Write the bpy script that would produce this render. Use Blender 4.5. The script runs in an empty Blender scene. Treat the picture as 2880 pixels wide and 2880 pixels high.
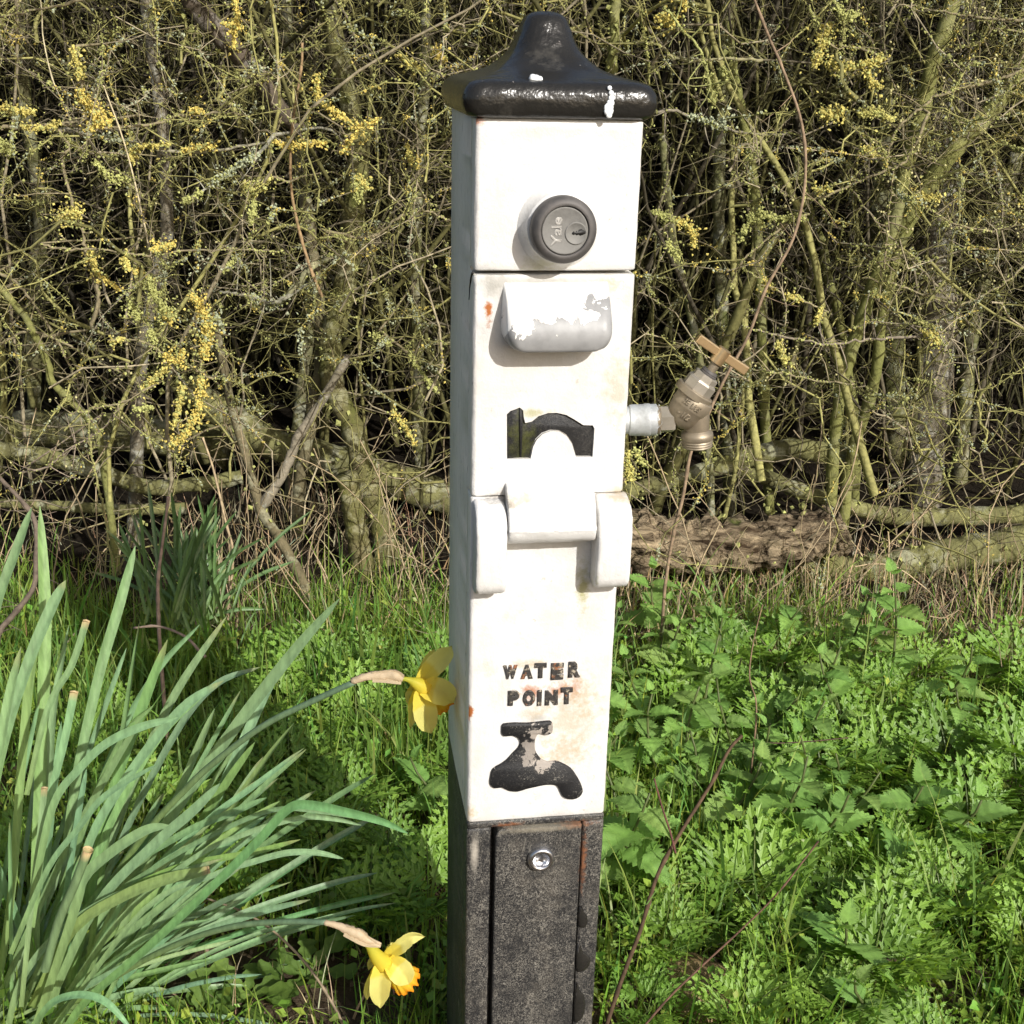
import bpy, math, random
import numpy as np
from mathutils import Matrix, Vector
R = math.radians
rng = np.random.default_rng(7)
random.seed(7)
S = bpy.context.scene
C = S.collection

# ------------------------------------------------------------------ camera, sky, sun, exposure
PITCH, ROLL = R(20.50), R(1.403)
cam_d = bpy.data.cameras.new('camera')
cam = bpy.data.objects.new('camera', cam_d); C.objects.link(cam)
cam_d.sensor_width = 36; cam_d.lens = 36*3497/2880; cam_d.clip_start = .02; cam_d.clip_end = 500
CAMH = 1.0
MC = Matrix.Rotation(math.pi/2-PITCH, 4, 'X') @ Matrix.Rotation(ROLL, 4, 'Z')
cam.matrix_world = Matrix.Translation((0, 0, CAMH)) @ MC
S.camera = cam
S.render.resolution_x = 1024; S.render.resolution_y = 1024
SUN_AZ, SUN_EL = R(35), R(31.5)          # azimuth from straight behind the camera, towards the right
to_sun = Vector((math.sin(SUN_AZ)*math.cos(SUN_EL), -math.cos(SUN_AZ)*math.cos(SUN_EL), math.sin(SUN_EL)))
w = bpy.data.worlds.new('World'); S.world = w; w.use_nodes = True
nt = w.node_tree; bg = nt.nodes['Background']; sky = nt.nodes.new('ShaderNodeTexSky')
sky.sky_type = 'NISHITA'; sky.sun_disc = False; sky.sun_elevation = SUN_EL
sky.sun_rotation = math.atan2(to_sun.x, to_sun.y); sky.dust_density = 3; sky.ozone_density = .6
nt.links.new(sky.outputs[0], bg.inputs[0]); bg.inputs[1].default_value = .115
sd = bpy.data.lights.new('sun', 'SUN'); sd.energy = 4.7; sd.angle = R(.53); sd.color = (1, .975, .925)
so = bpy.data.objects.new('sun', sd); C.objects.link(so)
so.rotation_euler = to_sun.to_track_quat('Z', 'Y').to_euler(); so.location = (3, -3, 4)
S.view_settings.view_transform = 'Standard'; S.view_settings.look = 'None'
S.view_settings.exposure = .22; S.view_settings.gamma = 1; S.view_settings.use_curve_mapping = False

# ------------------------------------------------------------------ measuring helpers
M3 = np.array(MC.to_3x3())
def ray(px, py):
    return M3 @ np.array([px-1440., 1440.-py, -3497.])
def P(px, py, D):
    """world point seen at photo pixel (px,py), at distance D (metres along +Y)"""
    r = ray(px, py); return np.array([0, 0, CAMH]) + r*(D/r[1])
PHI = R(9.167); PX0, PY0 = -.0318, .899; W, DEP = .12, .154
tX = np.array([math.cos(PHI), math.sin(PHI), 0]); tY = np.array([-math.sin(PHI), math.cos(PHI), 0])
def face(px, py, Y=0.):
    """(X,Z) on the post's front plane moved to local depth Y"""
    r = ray(px, py); o = np.array([PX0, PY0, 0])
    k = (o@tY + Y)/(r@tY); p = r*k + np.array([0, 0, CAMH])
    return float((p-o)@tX), float(p[2])
def gz(x, y):
    return .016*np.sin(x*3.1+1)*np.cos(y*2.3)+.010*np.sin(x*9+y*5)+.006*np.sin(x*21-y*17)+.05*np.clip(y-1.9, 0, 1.5)

# ------------------------------------------------------------------ mesh builder
class MB:
    def __init__(s): s.v = []; s.q = []; s.t = []; s.c = []; s.n = 0; s.qm = []; s.tm = []
    def add(s, v, q=None, t=None, col=(1, 1, 1), mi=0):
        v = np.asarray(v, float).reshape(-1, 3)
        if q is not None and len(q):
            q = np.asarray(q, int).reshape(-1, 4)+s.n; s.q.append(q); s.qm.append(np.full(len(q), mi))
        if t is not None and len(t):
            t = np.asarray(t, int).reshape(-1, 3)+s.n; s.t.append(t); s.tm.append(np.full(len(t), mi))
        c = np.asarray(col, float)
        if c.ndim == 1: c = np.broadcast_to(c, (len(v), 3))
        s.v.append(v); s.c.append(c); s.n += len(v)
    def mesh(s, name, mats, smooth=True):
        me = bpy.data.meshes.new(name)
        v = np.concatenate(s.v); q = np.concatenate(s.q) if s.q else np.zeros((0, 4), int)
        t = np.concatenate(s.t) if s.t else np.zeros((0, 3), int)
        me.vertices.add(len(v)); me.vertices.foreach_set('co', v.ravel())
        me.loops.add(q.size+t.size); me.loops.foreach_set('vertex_index', np.concatenate([q.ravel(), t.ravel()]).astype(np.int32))
        me.polygons.add(len(q)+len(t))
        ls = np.concatenate([np.arange(len(q))*4, q.size+np.arange(len(t))*3]).astype(np.int32)
        me.polygons.foreach_set('loop_start', ls)
        if not isinstance(mats, (list, tuple)): mats = [mats]
        if len(mats) > 1:
            mi = np.concatenate((s.qm if s.qm else [])+(s.tm if s.tm else [])).astype(np.int32)
            me.polygons.foreach_set('material_index', mi)
        me.update(calc_edges=True)
        me.polygons.foreach_set('use_smooth', np.full(len(me.polygons), smooth))
        a = me.color_attributes.new('col', 'FLOAT_COLOR', 'POINT')
        cc = np.ones((len(v), 4)); cc[:, :3] = np.concatenate(s.c); a.data.foreach_set('color', cc.ravel())
        for m in mats: me.materials.append(m)
        return me
    def build(s, name, mats, parent=None, smooth=True, **kw):
        o = bpy.data.objects.new(name, s.mesh(name, mats, smooth)); C.objects.link(o)
        if parent is not None: o.parent = parent
        tag(o, **kw); return o
def tag(o, label=None, cat=None, group=None, kind=None):
    if label: o['label'] = label
    if cat: o['category'] = cat
    if group: o['group'] = group
    if kind: o['kind'] = kind
    return o
def empty(name, loc=(0, 0, 0), rz=0, **kw):
    o = bpy.data.objects.new(name, None); C.objects.link(o); o.location = loc; o.rotation_euler = (0, 0, rz)
    o.empty_display_size = .05; tag(o, **kw); return o
def link(name, me, parent, loc=None, M=None):
    o = bpy.data.objects.new(name, me); C.objects.link(o); o.parent = parent
    if M is not None: o.matrix_local = M
    elif loc is not None: o.location = loc
    return o
def norm(a):
    a = np.asarray(a, float); return a/(np.linalg.norm(a, axis=-1, keepdims=True)+1e-12)
def cr(pts, per=5):
    """Catmull-Rom through pts (any dimension)"""
    p = np.asarray(pts, float); p = np.vstack([2*p[0]-p[1], p, 2*p[-1]-p[-2]]); out = []
    for i in range(1, len(p)-2):
        for k in range(per):
            u = k/per
            out.append(.5*((2*p[i])+(-p[i-1]+p[i+1])*u+(2*p[i-1]-5*p[i]+4*p[i+1]-p[i+2])*u*u+(-p[i-1]+3*p[i]-3*p[i+1]+p[i+2])*u**3))
    out.append(p[-2]); return np.array(out)
def frames(p):
    t = norm(np.gradient(p, axis=0)); u = np.cross(t[0], [0.3, .2, 1.]); u = u/np.linalg.norm(u); U = []
    for k in range(len(p)):
        u = u-t[k]*(u@t[k]); u = u/(np.linalg.norm(u)+1e-12); U.append(u)
    U = np.array(U); return t, U, np.cross(t, U)
def tube(mb, p, r, n=6, col=(1, 1, 1), cap=True, knob=0., mi=0):
    p = np.asarray(p, float); m = len(p); r = np.broadcast_to(np.asarray(r, float), (m,))
    t, U, V = frames(p); a = np.arange(n)*2*np.pi/n
    rr = r[:, None]*(1+knob*rng.normal(size=(m, n)))
    v = p[:, None]+rr[..., None]*(np.cos(a)[None, :, None]*U[:, None]+np.sin(a)[None, :, None]*V[:, None])
    i, j = np.meshgrid(np.arange(m-1), np.arange(n), indexing='ij'); j2 = (j+1) % n
    q = np.stack([i*n+j, i*n+j2, (i+1)*n+j2, (i+1)*n+j], -1).reshape(-1, 4)
    v = v.reshape(-1, 3); tt = []
    if cap:
        k = len(v); v = np.vstack([v, p[0], p[-1]])
        tt = [(k, (b+1) % n, b) for b in range(n)]+[(k+1, (m-1)*n+b, (m-1)*n+(b+1) % n) for b in range(n)]
    if np.ndim(col) == 2: col = np.vstack([np.repeat(col, n, 0)]+([col[:1], col[-1:]] if cap else []))
    mb.add(v, q, tt, col, mi)
def tubes_batch(mb, paths, rad, n, cols):
    """paths (K,m,3), rad (K,m), cols (K,3): many thin twigs at once"""
    K, m, _ = paths.shape
    if K == 0: return
    t = norm(np.gradient(paths, axis=1)); ref = norm(rng.normal(size=(K, 1, 3)))
    U = norm(np.cross(t, ref)); V = np.cross(t, U); a = np.arange(n)*2*np.pi/n
    v = paths[:, :, None]+rad[:, :, None, None]*(np.cos(a)[:, None]*U[:, :, None]+np.sin(a)[:, None]*V[:, :, None])
    b, i, j = np.meshgrid(np.arange(K), np.arange(m-1), np.arange(n), indexing='ij'); j2 = (j+1) % n
    o = b*m*n
    q = np.stack([o+i*n+j, o+i*n+j2, o+(i+1)*n+j2, o+(i+1)*n+j], -1).reshape(-1, 4)
    mb.add(v.reshape(-1, 3), q, None, np.repeat(cols, m*n, 0))
def chips(mb, pos, size, cols, flat=.6):
    """little irregular flakes (lichen, buds, crumbs)"""
    K = len(pos)
    if K == 0: return
    size = np.broadcast_to(size, (K,))
    A = norm(rng.normal(size=(K, 3))); B = norm(np.cross(A, rng.normal(size=(K, 3)))); N = np.cross(A, B)
    s = size[:, None]; f = lambda: (.6+.8*rng.random((K, 1)))
    v = np.stack([pos+A*s*f(), pos+B*s*f(), pos-A*s*f(), pos-B*s*f(), pos+N*s*flat*f(), pos-N*s*flat*f()], 1)
    T = np.array([(0, 1, 4), (1, 2, 4), (2, 3, 4), (3, 0, 4), (1, 0, 5), (2, 1, 5), (3, 2, 5), (0, 3, 5)])
    mb.add(v.reshape(-1, 3), None, (np.arange(K)[:, None, None]*6+T).reshape(-1, 3), np.repeat(cols, 6, 0))
def box(mb, x0, x1, y0, y1, z0, z1, mi=0, col=(1, 1, 1)):
    v = [(x, y, z) for z in (z0, z1) for y in (y0, y1) for x in (x0, x1)]
    mb.add(v, [(0, 2, 3, 1), (4, 5, 7, 6), (0, 1, 5, 4), (2, 6, 7, 3), (0, 4, 6, 2), (1, 3, 7, 5)], None, col, mi)
def lathe(mb, prof, o, ax, n=32, mi=0, phase=0, col=(1, 1, 1)):
    """prof: (radius, distance along ax); n=6 gives a hexagon"""
    o = np.asarray(o, float); ax = norm(ax); u = norm(np.cross(ax, [0.1, -1, .2])); v = np.cross(ax, u)
    a = np.arange(n)*2*np.pi/n+phase; ring = np.cos(a)[:, None]*u+np.sin(a)[:, None]*v
    V = np.concatenate([o+ax*h+ring*r for r, h in prof]); m = len(prof)
    i, j = np.meshgrid(np.arange(m-1), np.arange(n), indexing='ij'); j2 = (j+1) % n
    mb.add(V, np.stack([i*n+j, i*n+j2, (i+1)*n+j2, (i+1)*n+j], -1).reshape(-1, 4), None, col, mi)
def polyprism(mb, pts, y0, y1, bev=0., back=False):
    """outline in (X,Z), extruded from depth y1 (back) to y0 (front) with a small bevel"""
    p = np.array(pts, float); n = len(p)
    d = norm(np.roll(p, -1, 0)-np.roll(p, 1, 0)); nn = np.stack([d[:, 1], -d[:, 0]], 1)
    area = .5*np.sum(p[:, 0]*np.roll(p[:, 1], -1)-np.roll(p[:, 0], -1)*p[:, 1])
    if area < 0: nn = -nn
    rings = [(p, y1), (p, y0+bev), (p-nn*bev, y0)] if bev else [(p, y1), (p, y0)]
    V = np.concatenate([np.stack([r[:, 0], np.full(n, y), r[:, 1]], 1) for r, y in rings]); q = []
    for k in range(len(rings)-1):
        for j in range(n): q.append((k*n+j, k*n+(j+1) % n, (k+1)*n+(j+1) % n, (k+1)*n+j))
    from mathutils.geometry import tessellate_polygon
    f = rings[-1][0]; tri = tessellate_polygon([[Vector((a, b, 0)) for a, b in f]]); k = (len(rings)-1)*n
    mb.add(V, q, [tuple(x+k for x in t) for t in tri]+([tuple(t) for t in tessellate_polygon([[Vector((a, b, 0)) for a, b in rings[0][0]]])] if back else []))
def fixn(o):
    import bmesh
    bm = bmesh.new(); bm.from_mesh(o.data); bmesh.ops.recalc_face_normals(bm, faces=bm.faces); bm.to_mesh(o.data); bm.free(); return o
def sharp(o, ang=40):
    """smooth shading that keeps edges steeper than ang"""
    import bmesh
    bm = bmesh.new(); bm.from_mesh(o.data)
    bmesh.ops.remove_doubles(bm, verts=bm.verts, dist=1e-6)
    bmesh.ops.recalc_face_normals(bm, faces=bm.faces)
    for e in bm.edges:
        if len(e.link_faces) == 2 and e.calc_face_angle(0) > R(ang): e.smooth = False
    bm.to_mesh(o.data); bm.free(); return o

# ------------------------------------------------------------------ materials
class NT:
    def __init__(s, name):
        s.m = bpy.data.materials.new(name); s.m.use_nodes = True; s.t = s.m.node_tree; s.t.nodes.clear()
        s.out = s.n('ShaderNodeOutputMaterial')
    def n(s, typ, **kw):
        nd = s.t.nodes.new(typ)
        for k, v in kw.items(): setattr(nd, k, v)
        return nd
    def l(s, a, b): s.t.links.new(a, b)
    def tex(s, scale, detail=4, rough=.55, stretch=None, obj=True, dist=0):
        tc = s.n('ShaderNodeTexCoord'); mp = s.n('ShaderNodeMapping')
        s.l(tc.outputs['Object'], mp.inputs[0])
        if stretch: mp.inputs['Scale'].default_value = stretch
        t = s.n('ShaderNodeTexNoise'); t.inputs['Scale'].default_value = scale; t.inputs['Detail'].default_value = detail
        t.inputs['Roughness'].default_value = rough; t.inputs['Distortion'].default_value = dist
        s.l(mp.outputs[0], t.inputs['Vector']); return t.outputs['Fac']
    def ramp(s, f, a, b, ca=(0, 0, 0), cb=(1, 1, 1)):
        r = s.n('ShaderNodeValToRGB'); r.color_ramp.elements[0].position = a; r.color_ramp.elements[1].position = b
        r.color_ramp.elements[0].color = (*ca, 1); r.color_ramp.elements[1].color = (*cb, 1)
        s.l(f, r.inputs[0]); return r.outputs[0]
    def mix(s, f, a, b, mode='MIX'):
        m = s.n('ShaderNodeMix', data_type='RGBA', blend_type=mode)
        for sock, val in ((m.inputs[0], f), (m.inputs[6], a), (m.inputs[7], b)):
            if hasattr(val, 'links'): s.l(val, sock)
            elif isinstance(val, (int, float)): sock.default_value = val
            else: sock.default_value = (*val, 1)
        return m.outputs[2]
    def math(s, op, a, b=0., c=None, clamp=False):
        m = s.n('ShaderNodeMath', operation=op); m.use_clamp = clamp
        for i, val in enumerate((a, b) if c is None else (a, b, c)):
            if hasattr(val, 'links'): s.l(val, m.inputs[i])
            else: m.inputs[i].default_value = val
        return m.outputs[0]
    def pos(s):
        tc = s.n('ShaderNodeTexCoord'); sp = s.n('ShaderNodeSeparateXYZ'); s.l(tc.outputs['Object'], sp.inputs[0]); return sp.outputs
    def spot(s, X, Z, r, nz, amt=.6, rz=None):
        """0..1 blotch round (X,Z) of the post front, edge broken up by nz"""
        p = s.pos(); dx = s.math('DIVIDE', s.math('SUBTRACT', p[0], X), r); dz = s.math('DIVIDE', s.math('SUBTRACT', p[2], Z), rz or r)
        d = s.math('SQRT', s.math('ADD', s.math('MULTIPLY', dx, dx), s.math('MULTIPLY', dz, dz)))
        d = s.math('ADD', d, s.math('MULTIPLY', s.math('SUBTRACT', nz, .5), amt*4))
        return s.math('SUBTRACT', 1.15, d, clamp=True)
    def col(s): return s.n('ShaderNodeVertexColor', layer_name='col').outputs[0]
    def bsdf(s, color, rough=.6, spec=.5, metal=0., bump=None, bs=.3, bd=.001, coat=0.):
        b = s.n('ShaderNodeBsdfPrincipled')
        if hasattr(color, 'links'): s.l(color, b.inputs['Base Color'])
        else: b.inputs['Base Color'].default_value = (*color, 1)
        if hasattr(rough, 'links'): s.l(rough, b.inputs['Roughness'])
        else: b.inputs['Roughness'].default_value = rough
        if hasattr(metal, 'links'): s.l(metal, b.inputs['Metallic'])
        else: b.inputs['Metallic'].default_value = metal
        b.inputs['Specular IOR Level'].default_value = spec; b.inputs['Coat Weight'].default_value = coat
        if bump is not None:
            bn = s.n('ShaderNodeBump'); bn.inputs['Strength'].default_value = bs; bn.inputs['Distance'].default_value = bd
            s.l(bump, bn.inputs['Height']); s.l(bn.outputs[0], b.inputs['Normal'])
        return b
    def done(s, sh):
        s.l(sh.outputs[0], s.out.inputs[0]); return s.m
    def leafy(s, color, trans=.3, tint=(1.25, 1.15, .5), rough=.45, spec=.35, bump=None, bs=.3, bd=.001):
        b = s.bsdf(color, rough, spec, bump=bump, bs=bs, bd=bd)
        t = s.n('ShaderNodeBsdfTranslucent'); s.l(s.mix(1., color, tint, 'MULTIPLY'), t.inputs[0])
        mx = s.n('ShaderNodeMixShader'); mx.inputs[0].default_value = trans
        s.l(b.outputs[0], mx.inputs[1]); s.l(t.outputs[0], mx.inputs[2]); return s.done(mx)
def vcmat(name, rough=.8, spec=.2, nscale=60, lo=.65, hi=1.25, bs=.4, bd=.002, trans=0, tint=(1.25, 1.15, .5)):
    m = NT(name); n = m.tex(nscale, 3); c = m.mix(1., m.col(), m.ramp(n, .3, .7, (lo,)*3, (hi,)*3), 'MULTIPLY')
    if trans: return m.leafy(c, trans, tint, rough, spec, n, bs, bd)
    return m.done(m.bsdf(c, rough, spec, bump=n, bs=bs, bd=bd))

def white_paint(name, side=False):
    m = NT(name); fine = m.tex(700, 3); mid = m.tex(45, 5, .6); n2 = m.tex(160, 4, .7)
    base = m.mix(m.ramp(mid, .4, .75), (.63, .625, .61), (.53, .52, .50)) if not side else \
        m.mix(m.ramp(m.tex(30, 5, .6, (6, 6, 1)), .35, .75), (.86, .83, .73), (.76, .73, .62))
    # grey pits / peppering
    pits = m.math('MULTIPLY', m.ramp(n2, .61, .70), m.ramp(m.tex(14, 4), .40, .60))
    base = m.mix(m.math('MULTIPLY', pits, .75), base, (.34, .32, .28))
    if side:
        fl = m.ramp(m.tex(42, 3, .6, (8, 8, 1)), .64, .70)
        base = m.mix(m.math('MULTIPLY', fl, .75), base, (.12, .13, .07))
        grime = m.ramp(m.tex(9, 5, .7), .45, .7); base = m.mix(m.math('MULTIPLY', grime, .16), base, (.30, .33, .22))
    else:
        warm = m.ramp(m.tex(11, 5, .65), .45, .66); base = m.mix(m.math('MULTIPLY', warm, .35), base, (.56, .50, .42)); base = m.mix(m.math('MULTIPLY', m.ramp(m.tex(50, 6, .75, (1, 1, .5)), .56, .72), .4), base, (.42, .39, .33))
        gs = m.tex(120, 4, .7); g2 = m.tex(38, 4, .6)
        for (px, py, r, rz, c, k) in STAINS:
            X, Z = face(px, py); sp = m.spot(X, Z, r, gs if c != 'g' else g2, .85, rz)
            cc = {'r': (.36, .12, .035), 'y': (.44, .35, .22), 'g': (.34, .33, .30), 'm': (.28, .27, .05), 'd': (.13, .11, .09)}[c]
            base = m.mix(m.math('MULTIPLY', sp, k, clamp=True), base, cc)
    h = m.math('ADD', m.math('MULTIPLY', m.tex(220, 4), .6), m.math('MULTIPLY', fine, .3))
    if side: h = m.math('ADD', h, m.math('MULTIPLY', m.tex(60, 4, .6, (8, 8, 1)), 1.2))
    return m.done(m.bsdf(base, .38 if not side else .6, .45, bump=h, bs=.8 if not side else .8, bd=.0008))
STAINS = [(1490, 1948, .010, .008, 'r', .8), (1570, 1945, .009, .007, 'r', .8), (1618, 1938, .006, .010, 'r', .7), (1320, 2003, .0035, .008, 'r', 1.6),
          (1600, 2035, .026, .034, 'y', .55), (1640, 1960, .014, .02, 'y', .5), (1500, 2010, .012, .008, 'y', .5), (1590, 2120, .022, .014, 'y', .6),
          (1490, 1870, .012, .006, 'y', .7), (1372, 1880, .010, .008, 'y', .3), (1515, 2020, .010, .005, 'g', .7),
          (1500, 1160, .014, .0035, 'm', .55), (1375, 875, .003, .010, 'r', 1.3), (1385, 800, .012, .012, 'g', .9), (1520, 790, .050, .006, 'g', .8),
          (1700, 800, .012, .008, 'y', .7), (1740, 1090, .014, .030, 'y', .5), (1770, 830, .008, .02, 'g', .4), (1520, 745, .016, .006, 'm', .4),
          (1640, 1655, .006, .022, 'm', .7), (1745, 1385, .012, .006, 'y', .7), (1450, 1390, .016, .006, 'y', .6), (1400, 1398, .016, .003, 'd', .6),
          (1315, 2290, .008, .010, 'y', .8), (1330, 336, .010, .004, 'r', 1.0), (1600, 370, .05, .006, 'g', .25)]
M = {}
M['white'] = white_paint('white_gloss_paint')
M['side'] = white_paint('weathered_white_paint', True)
def m_black(name, worn=.5):
    m = NT(name); n = m.tex(300, 3, .8, dist=2.5); b = m.tex(38, 6, .75)
    wear = m.math('MULTIPLY', m.ramp(n, .50, .58), m.ramp(b, .32, .58))
    c = m.mix(m.math('MULTIPLY', wear, worn), (.014, .014, .015), (.30, .28, .24))
    if worn > .5: c = m.mix(m.math('MULTIPLY', m.ramp(m.tex(120, 3, .8, (3, 3, .5), dist=1.), .60, .66), .35), c, (.26, .24, .20))
    c = m.mix(m.math('MULTIPLY', m.ramp(m.tex(18, 5, .7), .5, .75), worn*.6), c, (.17, .15, .12))
    return m, c, n, b
m, c, n, b = m_black('worn_black_paint', .6)
p = m.pos(); X1, Z1 = face(1625, 2318); X2, Z2 = face(1640, 2420); X3, Z3 = face(1430, 2322); nn = m.tex(200, 4, .7)
for X, Z, r, rz in ((X1, Z1, .016, .004), (X2, Z2, .003, .03), (X3, Z3, .012, .003)):
    c = m.mix(m.math('MULTIPLY', m.spot(X, Z, r, nn, .9, rz), .8, clamp=True), c, (.22, .085, .035))
X4, Z4 = face(1335, 2400); c = m.mix(m.math('MULTIPLY', m.spot(X4, Z4, .004, nn, .3, .02), .9, clamp=True), c, (.36, .33, .28))
X5, Z5 = face(1520, 2330); c = m.mix(m.math('MULTIPLY', m.spot(X5, Z5, .04, nn, .3, .004), .6, clamp=True), c, (.28, .25, .19))
M['black'] = m.done(m.bsdf(c, .5, .5, bump=m.math('ADD', n, b), bs=.6, bd=.0008))
m, c, n, b = m_black('emblem_black_paint', .08); M['emblem'] = m.done(m.bsdf(c, .5, .3, bump=m.math('ADD', n, b), bs=.6, bd=.0008))
m, c, n, b = m_black('mossy_black_paint', .12)
X, Z = face(1470, 1245); c = m.mix(m.math('MULTIPLY', m.spot(X, Z, .012, m.tex(160, 4, .7), .9, .022), .4, clamp=True), c, (.11, .12, .02))
M['emblem_moss'] = m.done(m.bsdf(c, .5, .3, bump=m.math('ADD', n, b), bs=.6, bd=.0008))
m = NT('tap_emblem_paint'); n = m.tex(420, 3, .75, dist=1.5); b = m.tex(60, 5, .7)
c = m.mix(m.math('MULTIPLY', m.math('MULTIPLY', m.ramp(n, .58, .64), m.ramp(b, .42, .6)), .5), (.014, .014, .015), (.30, .28, .24))
nn = m.tex(120, 5, .7)
for px, py, r, rz, k in ((1510, 2055, .009, .006, 1.3), (1490, 2105, .008, .016, .75), (1525, 2150, .010, .006, 1.3), (1550, 2045, .004, .004, .8), (1385, 2155, .003, .004, 1)):
    X, Z = face(px, py); c = m.mix(m.math('MULTIPLY', m.ramp(m.spot(X, Z, r, nn, 1.1, rz), .28, .42), min(k, 1)*.8, clamp=True), c, (.36, .32, .28))
M['tapem'] = m.done(m.bsdf(c, .5, .35, bump=m.math('ADD', n, b), bs=.6, bd=.0008))
m = NT('letter_paint'); n = m.tex(230, 4, .75); r = m.ramp(n, .55, .66); c = m.mix(r, (.035, .032, .030), (.42, .36, .27))
c = m.mix(m.math('MULTIPLY', m.ramp(m.tex(90, 3), .6, .66), .8), c, (.30, .12, .05)); M['letter'] = m.done(m.bsdf(c, .55, .4, bump=n, bs=.6, bd=.0008))
m = NT('cap_paint'); n = m.tex(70, 4, .5); n2 = m.tex(230, 3, .5); c = m.mix(m.ramp(m.tex(25, 5, .7), .6, .7), (.018, .017, .015), (.045, .042, .036))
c = m.mix(m.math('MULTIPLY', m.ramp(m.tex(140, 4, .7), .69, .72), .7), c, (.3, .27, .25))
M['cap'] = m.done(m.bsdf(c, .25, .38, bump=m.math('ADD', n, m.math('MULTIPLY', n2, .35)), bs=.7, bd=.0022))
m = NT('chipped_handle_paint'); p = m.pos(); X0, Z0 = face(1560, 920, -.03); n = m.tex(62, 5, .6, dist=.5)
g = m.math('MULTIPLY', m.math('SUBTRACT', Z0, p[2]), 13.); g = m.math('ADD', g, m.math('MULTIPLY', m.math('SUBTRACT', p[0], X0), 4.))
k = m.ramp(m.math('ADD', m.math('ADD', g, .09), n), .56, .572)
c = m.mix(k, m.mix(m.ramp(m.tex(60, 5, .6), .5, .7), (.76, .75, .72), (.64, .60, .52)), m.mix(m.ramp(m.tex(90, 3), .4, .7), (.27, .27, .27), (.21, .21, .21)))
M['handle'] = m.done(m.bsdf(c, m.mix(k, (.4,)*3, (.45,)*3), .5, bump=m.math('ADD', m.math('MULTIPLY', k, -1.2), m.math('MULTIPLY', m.tex(200), .4)), bs=.5, bd=.0006))
def metal(name, a, b, rough=.35, sc=120, metalness=1., bs=.3):
    m = NT(name); n = m.tex(sc, 5, .65); c = m.mix(m.ramp(n, .35, .7), a, b)
    return m.done(m.bsdf(c, m.mix(n, (rough*.7,)*3, (rough*1.4,)*3), .5, metalness, bump=n, bs=bs, bd=.0006))
M['bronze'] = metal('dark_bronze', (.072, .068, .066), (.125, .115, .108), .6, 90, .45)
M['zinc'] = metal('zinc_lock_face', (.17, .165, .155), (.23, .225, .21), .7, 200, .4)
M['worn_edge'] = metal('worn_metal_edge', (.33, .32, .30), (.42, .41, .39), .5, 200, .4)
M['steel'] = metal('bright_steel', (.62, .62, .64), (.50, .50, .51), .3, 150)
M['galv'] = metal('galvanised_pipe', (.55, .58, .60), (.36, .37, .38), .55, 110, .55)
M['tape'] = metal('white_thread_tape', (.78, .79, .80), (.62, .65, .68), .6, 160, 0.)
M['brass_dull'] = metal('dull_brass', (.31, .26, .19), (.20, .165, .115), .5, 60, .6)
M['brass'] = metal('polished_brass', (.66, .48, .27), (.52, .37, .20), .35, 60, .85)
M['nutgrey'] = metal('tarnished_bonnet', (.38, .345, .29), (.28, .255, .21), .5, 60, .6)
M['dark'] = NT('keyway_dark'); M['dark'] = M['dark'].done(M['dark'].bsdf((.012, .011, .010), .6))
M['dropping'] = NT('bird_dropping'); M['dropping'] = M['dropping'].done(M['dropping'].bsdf((.72, .74, .74), .6))

def m_bark(name, a, b, lich, lk, sc=28):
    m = NT(name); n = m.tex(sc, 6, .65, (1, 1, .45)); n2 = m.tex(sc*4, 4, .7)
    c = m.mix(m.ramp(n, .36, .64), a, b); c = m.mix(m.math('MULTIPLY', m.ramp(m.tex(sc*.8, 5, .7), .52, .6), lk), c, lich)
    c = m.mix(m.math('MULTIPLY', m.ramp(n2, .52, .72), .6), c, (.04, .035, .02))
    c = m.mix(1., c, m.col(), 'MULTIPLY')
    return m.done(m.bsdf(c, .85, .2, bump=m.math('ADD', n, m.math('MULTIPLY', n2, .6)), bs=.9, bd=.006))
M['bark'] = m_bark('mossy_bark', (.20, .18, .11), (.13, .14, .045), (.38, .38, .29), .7)
M['bark_grey'] = m_bark('grey_bark', (.22, .19, .14), (.13, .115, .08), (.42, .42, .36), .6)
M['bark_green'] = m_bark('green_young_bark', (.21, .21, .07), (.15, .155, .045), (.30, .29, .18), .25, 14)
M['moss_log'] = m_bark('mossy_log_bark', (.22, .215, .085), (.09, .085, .035), (.36, .36, .26), .6, 20)
m = NT('rotten_wood'); n = m.tex(30, 7, .72, (.25, 1.2, 1.2), dist=1.2); n2 = m.tex(12, 5)
c = m.mix(m.ramp(n, .38, .62), (.05, .032, .018), (.46, .36, .23)); c = m.mix(m.ramp(n2, .58, .66), c, (.10, .11, .03))
M['rotten'] = m.done(m.bsdf(c, .9, .15, bump=n, bs=1., bd=.02))
M['twig'] = vcmat('twig_bark', .8, .25, 90, .6, 1.3)
M['lichen'] = vcmat('lichen', .95, .05, 200, .75, 1.2)
M['grass'] = vcmat('grass_blade', .45, .35, 30, .8, 1.15, .1, .001, .42)
M['straw'] = vcmat('dry_straw', .7, .25, 60, .7, 1.2, .2, .001)
m = NT('daffodil_leaf'); n = m.tex(70, 4, .6, (3, 3, .25)); n2 = m.tex(180, 3, .5, (3, 3, .3))
c = m.mix(1., m.col(), m.ramp(n, .3, .7, (.72,)*3, (1.2,)*3), 'MULTIPLY'); M['daff'] = m.leafy(c, .25, (1.2, 1.2, .5), .42, .45, n2, .15, .0006)
m = NT('petal'); n = m.tex(40, 3); c = m.mix(1., m.col(), m.ramp(n, .3, .7, (.9,)*3, (1.06,)*3), 'MULTIPLY')
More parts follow.
